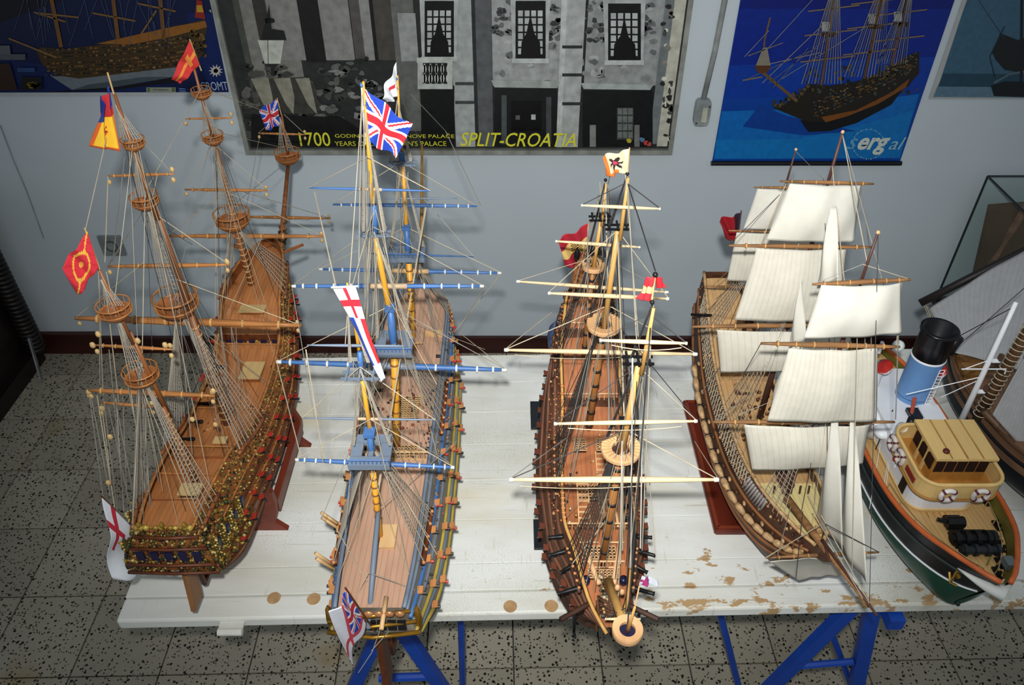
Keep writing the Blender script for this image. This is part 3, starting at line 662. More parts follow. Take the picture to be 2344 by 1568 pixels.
# ================================================================== ship 1: gilded three-decker
W1 = mat('orange_mahogany', (150, 88, 46), .42, 'wood', 60, .28, spec=.5); W1d = mat('dark_mahogany', (104, 54, 28), .45, 'wood', 60, .3)
DK1 = mat('honey_deck', (188, 122, 70), .5, 'plank', 50, .2); SP1 = mat('varnished_spar', (184, 122, 66), .4, 'wood', 80, .3, axis='X'); MS1 = mat('varnished_mast', (160, 98, 54), .4, 'wood', 80, .3, axis='Z')
TANB = mat('tan_band', (206, 160, 100), .5); CRM = mat('pale_boxwood', (204, 172, 116), .5, 'wood', 60, .15); RED = mat('red_lacquer', (196, 58, 46), .45); BLK = mat('black_metal', (28, 28, 30), .4, metal=.3); NAV = mat('navy_glaze', (34, 34, 66), .3)
s1 = thing('ship_model', 'wooden three-decker ship model with gilded stern and round orange crow nests, leftmost on the table', 'model ship', (-.6, 1.25, .82))
H1 = Hull([(.79, -.574, .875, 1.048, .074, .60), (.86, -.577, .84, 1.05, .090, .56), (.94, -.581, .828, 1.04, .098, .56), (1.02, -.586, .822, 1.02, .102, .58), (1.11, -.590, .82, .985, .105, .62), (1.21, -.595, .82, .968, .106, .64), (1.31, -.599, .82, .965, .104, .66), (1.40, -.604, .82, .985, .096, .74), (1.48, -.608, .822, 1.04, .088, .76), (1.57, -.612, .826, 1.05, .072, .82), (1.66, -.616, .84, 1.052, .04, .92), (1.71, -.618, .87, 1.045, .003, 1)], rake=.05, full=.62, stern=lambda t: .02*max(0, t-.6)/.4+.08*max(0, .5-t)/.5)
H1.shell(s1, W1, nu=48)
H1.deck(s1, DK1, .005, .12, .90); H1.deck(s1, DK1, .12, .27, .84); H1.deck(s1, DK1, .27, .655, lambda u: .77); H1.deck(s1, DK1, .655, .97, .88)
H1.bulwark(s1, W1, .0, .655, lambda u: .8); H1.bulwark(s1, W1, .655, 1, .86)
H1.bulkhead(s1, W1, .12, .80, .915); H1.bulkhead(s1, W1, .27, .72, .87); fb = H1.bulkhead(s1, W1d, .655, .60, .89)
for k in range(5):
    p = H1.p(.653, .75, -1, -.02).lerp(H1.p(.653, .75, 1, -.02), (k+.5)/5); B().box(p-V((0, .002, 0)), (.013, .004, .024)).build('window', NAV, s1)
    b = B(); lumps(b, [p+V((.012, -.004, dz)) for dz in (-.02, -.01, 0, .01)], .003, .005, GOLD); b.build('pilaster', CARV, s1)
H1.ribbon(s1, 'rail', SP1, 0, .12, 1, .0032, .0); H1.ribbon(s1, 'rail', SP1, .12, .655, 1, .0032, 0); H1.ribbon(s1, 'rail', SP1, .655, .99, 1, .0032, 0)
for t in (.30, .42, .56, .70): H1.ribbon(s1, 'wale', W1d, 0.0, .985, t, .0032, .0008)
for t in (.36, .63, .80, .93): H1.ribbon(s1, 'moulding', SP1, 0, .97, t, .0020, .001)
b = B()
for side in (-1, 1):
    for row, (ta, tb, n) in enumerate(((.84, .99, 1300), (.70, .84, 900), (.46, .69, 520))):
        for k in range(n):
            u = R.random()**1.15*.95; lumps(b, [H1.p(u, R.uniform(ta, tb), side, .001)], .0011, .0027, GOLD if row < 2 else GOLD+[(150, 90, 40), (60, 40, 24), (130, 84, 44)])
for k in range(700):
    t = R.uniform(.42, .99); lumps(b, [H1.p(0, t, -1).lerp(H1.p(0, t, 1), R.random())+V((0, -.002, 0))], .0014, .0034, GOLD)
for side in (-1, 1):
    for k in range(150): lumps(b, [H1.p(R.uniform(0, .14), R.uniform(.5, .92), side, .006)], .002, .005, GOLD)
o = b.build('carving', CARV, s1, True); o['kind'] = 'stuff'
# quarter galleries: turrets of gilt figures with dark windows, and the transom windows
for side in (-1, 1):
    for k, u in enumerate((.015, .055, .095, .135)):
        p = H1.p(u, .78, side, .010); b = B(); b.lathe(p-V((0, 0, .03)), [(.002, -.010), (.006, 0), (.007, .026), (.005, .036), (.003, .044), (.0005, .050)], 8, lin((96, 74, 36)))
        lumps(b, [p+V((side*.007*math.cos(a), .007*math.sin(a), dz)) for a in (0, .7, -.7, 1.4, -1.4) for dz in (-.034, -.026, -.018, -.010, -.002, .006, .014)], .0012, .0030, [(206, 178, 84), (226, 204, 130), (150, 122, 50), (84, 80, 40)]); b.build('gallery_turret', CARV, s1, True)
        B().box(H1.p(u+.02, .74, side, .009), (.004, .012, .02)).build('gallery_window', NAV, s1)
for k in range(5):
    p = H1.p(0, .70, -1, -.008).lerp(H1.p(0, .70, 1, -.008), (k+.5)/5)
    B().box(p+V((0, -.004, 0)), (.013, .004, .026)).build('stern_window', NAV, s1)
for t in (.50, .62, .80, .93):
    B().tube([H1.p(0, t, -1, .004)+V((0, -.004, 0)), H1.p(0, t, 0, 0)+V((0, -.007, 0)), H1.p(0, t, 1, .004)+V((0, -.004, 0))], .003, 6).build('stern_moulding', W1d, s1, True)
tf = B(); lumps(tf, [H1.p(0, 1.0, -1).lerp(H1.p(0, 1.0, 1), k/11)+V((0, -.003, .006)) for k in range(12)], .003, .006, [(206, 176, 84), (170, 140, 60)]); tf.build('taffrail', CARV, s1, True)
for side in (-1, 0, 1):
    p = H1.p(0, 1, -1).lerp(H1.p(0, 1, 1), .5+.42*side)+V((0, -.004, .004)); B().lathe(p, [(.001, 0), (.0015, .004), (.0034, .007), (.004, .013), (.001, .018)], 8).build('stern_lantern', mat('lantern_gilt', (196, 160, 70), .3, metal=.6), s1, True)
b = B(); c = H1.q(0)[1]; b.prism([(c-.004, .845, .935), (c-.004, .81, .94), (c-.004, .788, .838), (c-.004, .825, .836)], (.009, 0, 0)); b.build('rudder', mat('rudder_oak', (160, 110, 66), .5, 'wood', 50, .3, axis='Z'), s1)
B().tube([(c, .846, .92), (c, .85, .834), (c-.005, 1.1, .820), (c-.03, 1.5, .822), (c-.037, 1.62, .836), (c-.040, 1.70, .90)], .006, 6).build('keel', W1d, s1, True)
# red gun-port lids with brass hinges, cannons
for t, n, a0, a1 in ((.49, 13, .10, .90), (.63, 12, .12, .86), (.77, 9, .3, .8)):
    for side in (-1, 1):
        for k in range(n):
            u = a0+(a1-a0)*(k+.35*(t > .6))/n; p = H1.p(u, t, side, .001)
            f = B().box(p+V((side*.004, 0, .005)), (.010, .011, .0022), Matrix.Rotation(-side*.45, 3, 'Y')).build('gunport_lid', RED, s1)
            if side > 0: B().tube([p+V((-.004*side, 0, -.003)), p+V((.011*side, 0, -.003))], [.0024, .0019], 6).build('gun', BLK, s1)
# deck furniture
zq = H1.p(.13, .88, 1).z
def hutch(p, sx, sy, h, m, mt, parent): 
    o = B().box(V(p)+V((0, 0, h/2)), (sx, sy, h)).build('deckhouse', m, parent); B().box(V(p)+V((0, 0, h+.0015)), (sx*1.15, sy*1.15, .003)).build('deckhouse_roof', mt, o); return o
hutch((-.572, .915, H1.p(.16, .84, 1).z), .034, .024, .012, W1d, CRM, s1); grating(s1, (-.572, .893, H1.p(.15, .84, 1).z), .030, .014, CRM, BLK)
hutch((-.580, 1.085, H1.p(.32, .77, 1).z), .022, .016, .010, W1, CRM, s1)
hutch((-.584, 1.325, H1.p(.56, .77, 1).z), .040, .05, .012, W1, CRM, s1); hutch((-.603, 1.46, H1.p(.72, .88, 1).z), .052, .024, .006, W1, CRM, s1)
for y in (.965, 1.06, 1.20, 1.40):
    u = H1.uy(y); b = B(); a, q = H1.p(u, .88, -1, -.008), H1.p(u, .86, 1, -.008); b.tube([a, q], .0022, 6)
    for k in range(9): p = a.lerp(q, k/8); b.tube([p, p-V((0, 0, .016))], .0014, 5)
    b.build('belfry_rail', SP1, s1)
b = B()
for k in range(46): lumps(b, [V((-.59+R.uniform(-.05, .045), R.uniform(1.13, 1.22), .925+R.uniform(0, .02)))], .0025, .006, [(176, 120, 60), (140, 84, 44), (196, 160, 110), (120, 70, 40)])
b.build('deck_fittings', CARV, s1, True)['kind'] = 'stuff'
for sx in (-1, 1):
    for k in range(5): cannon(s1, H1.p(.36+k*.055, .80, sx, -.034), (sx, 0, 0), .03, .0035, BLK, W1d)
# beakhead and figurehead
b = B(); 
for dz in (0, .016, .032): b.tube([V((-.60, 1.66, .93+dz)), V((-.614, 1.74, .945+dz)), V((-.620, 1.81, .985+dz*.6))], .003, 5); b.tube([V((-.636, 1.66, .93+dz)), V((-.626, 1.74, .945+dz)), V((-.620, 1.81, .985+dz*.6))], .003, 5)
b.prism([(-.623, 1.68, .86), (-.623, 1.80, .965), (-.623, 1.825, 1.0), (-.623, 1.80, 1.0), (-.623, 1.68, .95)], (.006, 0, 0)); b.build('beakhead', W1, s1, True)
b = B(); lumps(b, [V((-.620, 1.815+R.uniform(-.012, .015), 1.0+R.uniform(-.014, .02))) for k in range(14)], .004, .008, GOLD); b.build('figurehead', CARV, s1, True)
for sx in (-1, 1): B().tube([H1.p(.9, .95, sx), H1.p(.9, .95, sx, .05)+V((0, .02, .012))], .0045, 6).build('cathead', W1, s1)
# masts
M1 = {}
for nm, lo, hi, y, zl, zr in (('mizzen', (430, 1060), (222, 606), .945, .99, .006), ('main', (490, 880), (262, 215), 1.158, .92, .0085), ('fore', (575, 650), (437, 130), 1.55, 1.0, .0075)):
    a, q = mline(lo, hi, y, zl); M1[nm] = (a, q, y)
    mast(s1, [([a, mpt(a, q, .42)], [zr, zr*.8]), ([mpt(a, q, .36)+V((0, .007, 0)), mpt(a, q, .74)+V((0, .005, 0))], [zr*.75, zr*.5]), ([mpt(a, q, .70), q], [zr*.5, zr*.3])], MS1)
    for k in range(14): p = mpt(a, q, .03+.38*k/14); B().tube([p, p+V((0, 0, .0026))], zr*1.08, 10).build('mast_hoop', TANB, s1, True)
for px, py, r, y in ((325, 862, 37, .945), (264, 712, 36, .945), (405, 698, 47, 1.158), (333, 462, 30, 1.158), (306, 330, 25, 1.158), (533, 505, 38, 1.55), (488, 318, 23, 1.55), (462, 215, 21, 1.55), (659, 360, 27, 2.0)):
    c = at(px, py, y=y); basket(s1, c, r*(c.y*CO+(CAMH-c.z)*SI)/F, MS1, SP1)
b0, b1 = at(632, 690, y=1.63), at(660, 372, y=2.01); B().tube([b0, b0.lerp(b1, .5), b1], [.0085, .007, .005], 10).build('bowsprit', MS1, s1, True)
j0, j1 = at(659, 352, y=2.0), at(645, 262, y=2.0); B().tube([j0, j1], [.004, .002], 8).build('sprit_topmast', MS1, s1, True)
B().tube([j1+V((0, 0, -.02)), at(634, 224, y=2.0)], .0012, 6).build('jackstaff', CRM, s1)
BN = [.10, .26, .40, .60, .74, .90]
for px0, px1, y, r in (((203, 893), (492, 906), .965, .0052), ((229, 921), (352, 931), .97, .003), ((219, 790), (395, 800), .962, .0032), ((172, 728), (690, 745), 1.178, .0078), ((246, 610), (525, 606), 1.176, .0045), ((247, 403), (399, 398), 1.174, .0028),
                       ((383, 540), (742, 541), 1.572, .006), ((423, 434), (613, 436), 1.57, .0040), ((423, 272), (532, 270), 1.566, .0026), ((546, 496), (757, 500), 1.95, .0050), ((591, 305), (700, 308), 2.015, .0032)):
    yard(s1, at(*px0, y=y), at(*px1, y=y), r, SP1, bands=BN, mb=TANB)
    p, q = at(*px0, y=y), at(*px1, y=y); blocks(s1, [p.lerp(q, .02)+V((0, -.006, -.008)), p.lerp(q, .985)+V((0, -.006, -.008)), p.lerp(q, .985)+V((0, 0, .008))], .0042, CRM)
a, q, y = M1['mizzen']; jy = at(325, 868, y=y)
def chan(Hh, u0, u1, n, side, t=.97, off=.010): return [Hh.p(u0+(u1-u0)*k/(n-1), t, side, off) for k in range(n)]
GR = mat('grey_shroud', (168, 160, 146), .8, amt=.15)
for (a, q, y), lt, u0, u1, n in ((M1['mizzen'], (330, 880), .03, .12, 5), (M1['main'], (412, 720), .27, .40, 9), (M1['fore'], (537, 522), .74, .85, 7)):
    top = at(*lt, y=y)
    for side in (-1, 1):
        shroud(s1, top+V((side*.006, -.004, 0)), chan(H1, u0, u1, n, side), GR, .0075, .0008)
        d = H1.ribbon(s1, 'channel', W1, u0-.01, u1+.01, .955, .004, .008, (side,), 6)
        for p in chan(H1, u0, u1, n, side, .965, .010): B().ball(p, .0032, n=6, m=4).build('deadeye', W1d, s1, True)
for (x0, y0), (x1, y1), r, y in (((398, 680), (338, 480), 18, 1.158), ((330, 452), (308, 342), 11, 1.158), ((525, 490), (489, 328), 14, 1.55), ((484, 306), (463, 226), 9, 1.55), ((318, 850), (268, 725), 14, .945), ((262, 700), (232, 640), 12, .945), ((302, 320), (265, 240), 14, 1.158), ((655, 345), (640, 268), 9, 2.0)):
    for side in (-1, 1): shroud(s1, at(x1, y1, y=y), [at(x0+side*(4+r*k/2), y0, y=y-.008+.006*k) for k in range(4)], GR, .009, .0008)
    for side in (-1, 1): pass
SG = [((225, 622, .945), (236, 905, .965)), ((243, 622, .945), (300, 880, .945)), ((228, 640, .945), (228, 880, .955)), ((203, 895, .965), (236, 1140, .85)), ((206, 897, .965), (252, 1135, .845)), ((222, 905, .965), (262, 1160, .85)), ((248, 930, .97), (300, 1170, .88)), ((290, 870, .945), (365, 1245, .85)), ((300, 900, .945), (340, 1180, .87)), ((240, 640, .945), (272, 925, .965)), ((490, 905, .965), (500, 1000, 1.02)), ((248, 295, 1.158), (195, 527, .93)), ((285, 360, 1.158), (258, 600, 1.17)), ((360, 400, 1.17), (345, 470, 1.16)),
      ((396, 398, 1.174), (330, 330, 1.158)), ((172, 728, 1.178), (330, 600, 1.158)), ((690, 745, 1.178), (405, 640, 1.158)), ((383, 540, 1.572), (515, 440, 1.55)), ((742, 541, 1.572), (520, 440, 1.55)), ((658, 370, 2.01), (533, 470, 1.55)), ((655, 340, 2.0), (487, 300, 1.55)), ((645, 270, 2.0), (462, 200, 1.55)), ((533, 470, 1.55), (490, 860, 1.2)), ((487, 300, 1.55), (405, 650, 1.158)), ((462, 200, 1.55), (332, 440, 1.158)), ((405, 650, 1.158), (440, 1040, 1.0)), ((332, 440, 1.158), (325, 840, .945)), ((305, 320, 1.158), (262, 690, .945)), ((757, 500, 1.95), (560, 440, 1.6)), ((700, 308, 2.015), (650, 262, 2.0)), ((591, 305, 2.015), (640, 262, 2.0)), ((595, 308, 2.015), (560, 495, 1.95)), ((525, 606, 1.176), (340, 480, 1.158)), ((525, 606, 1.176), (530, 660, 1.5)), ((246, 610, 1.176), (330, 480, 1.158)), ((613, 436, 1.57), (490, 330, 1.55)), ((423, 434, 1.57), (486, 330, 1.55)), ((247, 403, 1.174), (240, 600, 1.0)), ((440, 560, 1.56), (340, 500, 1.158)), ((520, 720, 1.3), (610, 520, 1.572))]
for p, q in SG: rope(s1, at(*p[:2], y=p[2]), at(*q[:2], y=q[2]), R.choice([.0006, .0007, .0008]), R.choice([ROPE, ROPE, GROPE]))
blocks(s1, [at(x, y_, y=yy) for x, y_, yy in ((203, 898, .965), (235, 935, .966), (205, 905, .965), (252, 1000, .9), (360, 905, .965), (488, 895, .965), (493, 972, 1.0), (320, 920, .96), (520, 600, 1.176), (225, 765, .95), (212, 790, .96), (378, 790, .96), (248, 1105, .86), (318, 1095, .9), (315, 780, .95), (232, 945, .966), (440, 960, .98))], .005, CRM)
for k in range(11):
    x = R.uniform(232, 330); rope(s1, at(x, R.choice([800, 905, 912, 925]), y=.962), at(x*.62+118+R.uniform(-14, 26), R.uniform(1120, 1200), y=.87), .0006, R.choice([ROPE, GROPE]))
for k in range(7):
    x = R.uniform(455, 560); rope(s1, at(x, 745, y=1.178), at(x+R.uniform(-10, 70), R.uniform(860, 1000), y=1.15), .0006, GROPE)
b = B(); lumps(b, [b0.lerp(b1, R.uniform(.02, .55))+V((R.uniform(-.010, .010), R.uniform(-.010, .010), R.uniform(-.012, .008))) for k in range(170)], .0022, .005, [(96, 74, 40), (60, 66, 40), (130, 92, 46), (70, 46, 28), (84, 90, 60)]); b.build('bowsprit_carving', CARV, s1, True)['kind'] = 'stuff'
# flags of ship 1
def f_harp(u, v):
    d = math.hypot((u-.5)*1.2, v-.5)
    if abs(d-.34) < .035 or d < .09 or (abs(u-v) < .04 and d > .38): return lin((232, 176, 66))
    return lin((206, 46, 60)) if (int(u*30)+int(v*23)) % 7 else lin((190, 36, 50))
cloth(s1, 'flag', (at(200, 530, y=.93), at(226, 612, y=.93), at(178, 679, y=.915), at(142, 610, y=.91)), FLAG, f_harp, .006, .6)
B().tube([at(228, 616, y=.935), at(194, 522, y=.93)], .0012, 6).build('flagstaff', CRM, s1)
def f_std(u, v):
    if v < .30: return lin((30, 44, 130)) if abs(u-.45) > .12 else lin((190, 44, 48))
    if v < .42: return lin((186, 44, 40)) if u < .7 else lin((40, 60, 120))
    if abs(u-.5) > .43 or v > .95: return lin((212, 96, 40))
    d = math.hypot((u-.5)*1.1, (v-.68)*1.3)
    if d < .15 and (int(u*22)+int(v*26)) % 3: return lin((176, 50, 44))
    return lin((238, 190, 48))
cloth(s1, 'flag', (at(249, 196, y=1.15), at(276, 346, y=1.14), at(212, 337, y=1.125), at(232, 238, y=1.13)), FLAG, f_std, .007, 1.2)
B().tube([at(262, 220, y=1.158), at(246, 166, y=1.156)], .0013, 6).build('flagstaff', CRM, s1)
cloth(s1, 'flag', (at(434, 93, y=1.54), at(457, 148, y=1.545), at(413, 194, y=1.53), at(392, 181, y=1.525)), FLAG, lambda u, v: lin((224, 140, 60)) if abs(v-.5) < .09 or (abs(u-.3) < .07 and .2 < v < .8) else lin((200, 50, 46)), .006, 2)
B().tube([at(461, 162, y=1.55), at(434, 90, y=1.548)], .0013, 6).build('flagstaff', CRM, s1)
cloth(s1, 'flag', (at(635, 226, y=2.0), at(640, 287, y=2.0), at(610, 300, y=1.985), at(592, 252, y=1.98)), FLAG, union, .006, 1)
def f_ens(u, v):
    if u < .62 and v < .55 and (abs(u-.30) < .045 or abs(v-.27) < .045): return lin((196, 44, 62))
    return lin((226, 232, 240))
cloth(s1, 'ensign', (at(233, 1137, y=.80), at(322, 1226, y=.835), at(300, 1322, y=.80), at(260, 1326, y=.775)), FLAG, f_ens, .010, 2.2, waves=1.1)
B().tube([at(338, 1246, y=.845), at(231, 1135, y=.80)], .0016, 6).build('ensign_staff', W1d, s1)
# its red-brown cradle
CRD = mat('redbrown_cradle', (122, 54, 36), .4, 'wood', 30, .25, axis='Y')
k1 = thing('ship_cradle', 'red-brown wooden cradle with flared feet carrying the gilded leftmost ship', 'stand', (-.595, 1.15, TZ))
for y in (1.035, 1.275):
    u = H1.uy(y+.006); hp_ = lambda t, sd: tuple(H1.p(u, t, sd, .0035)*1+V((0, y-H1.p(u, t, sd).y, -.001)))
    xr = hp_(.30, 1)[0]+.004; xl = hp_(.30, -1)[0]-.004
    pr_ = [(-.716, y, TZ), (-.474, y, TZ), (-.496, y, TZ+.026), (-.486, y, TZ+.060), (-.484, y, TZ+.085), (xr, y, TZ+.118)]
    pr_ += [hp_(t, 1) for t in (.29, .2, .12, .06)]+[(H1.q(u)[1], y, .8105)]+[hp_(t, -1) for t in (.06, .12, .2, .29)]
    pr_ += [(xl, y, TZ+.118), (-.706, y, TZ+.085), (-.704, y, TZ+.060), (-.694, y, TZ+.026)]
    b = B(); n0 = len(pr_); P = [V(p) for p in pr_]
    b.prism(pr_, (0, .012, 0)); b.build('end_board', CRD, k1)
for x in (-.698, -.491): B().box((x, 1.161, TZ+.066), (.015, .228, .030)).build('side_board', CRD, k1)

# ================================================================== ship 2: blue and yellow frigate
PNK = mat('pinkish_deck', (196, 156, 130), .55, 'plank', 50, .14); HUL2 = mat('grey_hull', (140, 132, 118), .5, 'wood', 40, .3); BLU = mat('blue_paint', (66, 108, 166), .45, amt=.15); BLUg = mat('greyblue_paint', (112, 126, 144), .5, amt=.15)
YEL = mat('ochre_mast', (222, 160, 50), .4, 'wood', 60, .12, axis='Z'); TAN = mat('tan_wood', (210, 172, 122), .5, 'wood', 60, .15); SND = mat('sling_wood', (214, 186, 150), .5); YST = mat('yellow_stripe', (186, 164, 70), .5); GLD = mat('gold_leaf', (190, 140, 50), .28, metal=.7, amt=.25); ORB = mat('orange_block', (206, 140, 84), .5, 'wood', 60, .2)
s2 = thing('ship_model', 'grey frigate model with ochre masts, blue yards and a large union flag', 'model ship', (-.21, 1.1, .80))
H2 = Hull([(.655, -.212, .875, 1.062, .066, .78), (.76, -.213, .815, 1.052, .086, .68), (.87, -.214, .80, 1.045, .097, .64), (.98, -.215, .795, 1.04, .101, .64), (1.1, -.215, .795, 1.04, .102, .65), (1.22, -.215, .795, 1.042, .100, .68), (1.33, -.215, .80, 1.05, .094, .74), (1.42, -.215, .81, 1.055, .075, .88), (1.48, -.215, .84, 1.06, .04, .95), (1.51, -.215, .87, 1.06, .003, 1)], rake=.03, full=.6, stern=lambda t: .0+.10*max(0, .6-t)/.6)
H2.shell(s2, HUL2, nu=48)
for t, r_, m in ((.95, .003, BLUg), (.86, .0042, BLU), (.78, .003, BLUg), (.66, .0036, YST), (.60, .003, BLUg), (.46, .004, YST), (.40, .003, BLUg), (.30, .004, W1d)): H2.ribbon(s2, 'wale', m, .0, .985, t, r_, .0006)
H2.deck(s2, PNK, .004, .34, .92); H2.deck(s2, PNK, .34, .70, .85); H2.deck(s2, PNK, .70, .975, .92)
H2.bulwark(s2, BLUg, 0, .34, .92); H2.bulwark(s2, BLUg, .34, .70, .85); H2.bulwark(s2, BLUg, .70, 1, .92)
H2.bulkhead(s2, TAN, .34, .82, .93); H2.bulkhead(s2, TAN, .70, .82, .925)
H2.ribbon(s2, 'rail', BLUg, 0, .985, 1, .0034, 0)
b = B()
for k in range(9):
    for side in (-1, 1): pass
a, q = H2.p(.34, .92, -1, -.012), H2.p(.34, .92, 1, -.012); b.tube([a+V((0, 0, .022)), q+V((0, 0, .022))], .002, 6)
for k in range(15): p = a.lerp(q, k/14); b.tube([p, p+V((0, 0, .022))], .0013, 5)
b.build('break_rail', TAN, s2)
for t, u0, u1, n in ((.86, .06, .93, 15), (.52, .08, .93, 15), (.69, .10, .92, 14)):
    for side in (-1, 1):
        for k in range(n):
            p = H2.p(u0+(u1-u0)*k/(n-1), t, side, .002); f = B().box(p+V((side*.003, 0, .004)), (.010, .013, .003), Matrix.Rotation(-side*.3, 3, 'Y')).build('gunport_lid', ORB, s2)
            B().tube([p+V((-.004*side, 0, -.004)), p+V((side*.012, 0, -.004))], .0026, 6).build('gun', RED if k % 2 else BLK, s2)
for u0, u1 in ((.10, .22), (.40, .54), (.74, .86)): H2.ribbon(s2, 'channel', W1d, u0, u1, .93, .0045, .006, n=6)
# stern: gilt gallery
b = B()
for z_, r_ in ((1.0, .0035), (1.03, .003), (1.058, .003)):
    t = (z_-.875)/(1.062-.875); b.tube([H2.p(0, t, -1, .008)+V((0, -.003, 0)), H2.p(0, t, 0)+V((0, -.012, 0)), H2.p(0, t, 1, .008)+V((0, -.003, 0))], r_, 6)
b.build('stern_moulding', GLD, s2, True)
for k in range(7):
    p = H2.p(0, .80, -1, -.006).lerp(H2.p(0, .80, 1, -.006), (k+.5)/7)+V((0, -.006, 0)); B().box(p, (.013, .004, .022)).build('stern_window', mat('dark_glass', (30, 30, 36), .15), s2)
    B().ball(p+V((0, -.004, .036)), .008, (1, .5, .8), 8, 5).build('taffrail_scroll', mat('rose_gilt', (196, 138, 92), .35, metal=.4), s2, True)
for sx in (-1, 1): B().lathe(H2.p(.02, .75, sx, .004)-V((0, 0, .04)), [(.001, 0), (.005, .015), (.007, .04), (.005, .065), (.001, .075)], 10).build('quarter_gallery', GLD, s2, True)
B().tube([H2.p(0, .93, 0)+V((.022, .02, .01)), H2.p(0, .93, 0)+V((.022, -.035, .012))], .0035, 8).build('stern_davit', TAN, s2, True)
B().prism([(-.217, .70, .96), (-.217, .665, .96), (-.217, .655, .80), (-.217, .70, .80)], (.010, 0, 0)).build('rudder', W1d, s2)
B().tube([(-.212, .71, .90), (-.212, .73, .80), (-.213, 1.0, .795), (-.214, 1.40, .80), (-.215, 1.50, .88)], .006, 6).build('keel', W1d, s2, True)
hutch((-.204, .80, H2.p(.15, .92, 1).z), .022, .040, .010, TAN, TAN, s2)
grating(s2, (-.205, 1.01, H2.p(.45, .85, 1).z), .05, .05, TAN, BLK); grating(s2, (-.21, 1.14, H2.p(.55, .85, 1).z), .05, .06, TAN, BLK); hutch((-.208, 1.33, H2.p(.78, .92, 1).z), .03, .04, .008, TAN, PNK, s2)
for side in (-1, 1):
    for k in range(6): cannon(s2, H2.p(.38+k*.05, .86, side, -.03), (side, 0, 0), .028, .0035, BLK, RED)
for (p, q) in (((735, 1173), (772, 1198)), ((736, 1184), (772, 1208)), ((722, 1266), (768, 1296)), ((724, 1278), (768, 1305))):
    e = at(*q, x=-.30); B().tube([e, at(*p, x=-.325)], .0030, 6).build('boom', TAN, s2, True)
# masts (pixel marks along each, then the mast is stood up in its own plane)
def marks(y, *pp): return [at(px, py, y=y) for px, py in pp]
M2 = {'mizzen': .80, 'main': 1.035, 'fore': 1.32}
def pmast(parent, name, pts, radii, m, zlo=None):
    pts = list(pts)
    if zlo is not None: pts = [toz(pts[1], pts[0], zlo)]+pts[1:]
    return B().tube(pts, radii, 10).build(name, m, parent, True)
def plat(parent, c, wx, wy, m, th=.006, slots=True, mr=None):
    b = B(); c = V(c); b.box(c+V((0, -wy*.36, 0)), (wx, wy*.28, th)); b.box(c+V((0, wy*.36, 0)), (wx*.86, wy*.28, th)); b.box(c+V((-wx*.36, 0, 0)), (wx*.28, wy*.45, th)); b.box(c+V((wx*.36, 0, 0)), (wx*.28, wy*.45, th))
    b.box(c, (wx*.12, wy*.45, th)); o = b.build('mast_top', m, parent)
    b = B()
    for k in range(11): x = -wx/2+wx*k/10; b.tube([c+V((x, -wy*.48, 0)), c+V((x, -wy*.48, .012))], .0009, 4)
    b.tube([c+V((-wx/2, -wy*.48, .012)), c+V((wx/2, -wy*.48, .012))], .0013, 5); b.build('top_rail', mr or m, o)
    B().box(c+V((0, -wy*.5, -.001)), (wx*1.02, .003, th*1.6)).build('top_rim', m, o); return o
for nm, lo, tpx, plt, d1, tm1, d2, tm2, tp_, rr in (
    ('mizzen', (866, 1190), (852, 1062), ((851, 1032), 92), (846, 990), (826, 868), (822, 812), (808, 752), (790, 662), .0052),
    ('main', (908, 1000), (903, 812), ((903, 785), 86), (893, 705), (857, 545), (854, 475), (847, 440), (828, 195), .0075),
    ('fore', (945, 760), (936, 600), ((932, 575), 84), (930, 520), (921, 378), (918, 352), (914, 330), (908, 180), .0068)):
    y = M2[nm]; zl = H2.p(H2.uy(y), .9, 1).z-.03
    pmast(s2, 'lower_mast', marks(y, lo, tpx), [rr, rr*.85], YEL, zl)
    b = B(); a, q = at(*lo, y=y), at(*tpx, y=y)
    for k in range(7): p = a.lerp(q, .05+.14*k); B().tube([p, p+V((0, 0, .003))], rr*1.10, 10).build('mast_hoop', mat('hoop_brown', (150, 96, 40), .5), s2, True)
    c = at(*plt[0], y=y); sc = (y*CO+(CAMH-c.z)*SI)/F; plat(s2, c, plt[1]*sc, .062, BLUg, mr=BLU)
    pmast(s2, 'mast_head', marks(y, tpx, d1), [rr*.95, rr*.8], BLU)
    B().box(at(*d1, y=y), (.016, .018, .006)).build('mast_cap', BLU, s2)
    pmast(s2, 'topmast', [v+V((0, .008, 0)) for v in marks(y, plt[0], tm1)], [rr*.72, rr*.55], YEL)
    pmast(s2, 'doubling', [v+V((0, .006, 0)) for v in marks(y, tm1, d2)], [rr*.75, rr*.7], BLU)
    c = at(*lerp((*tm1, 0), (*d2, 0), .15)[:2], y=y+.006); b = B()
    for dy in (-.007, .007): b.box(c+V((0, dy, 0)), (.052, .003, .003))
    for dx in (-.018, 0, .018): b.box(c+V((dx, 0, .003)), (.003, .03, .003))
    b.build('crosstrees', BLUg, s2)
    pmast(s2, 'topgallant_mast', [v+V((0, .014, 0)) for v in marks(y, tm1, tm2, tp_)], [rr*.5, rr*.45, rr*.22], YEL)
    B().ball(at(*tp_, y=y+.014), .0032, n=8, m=5).build('truck', BLU, s2, True)
WB = mat('white_band', (226, 226, 220), .5)
B2 = [.06, .13, .22, .31, .69, .78, .87, .94]
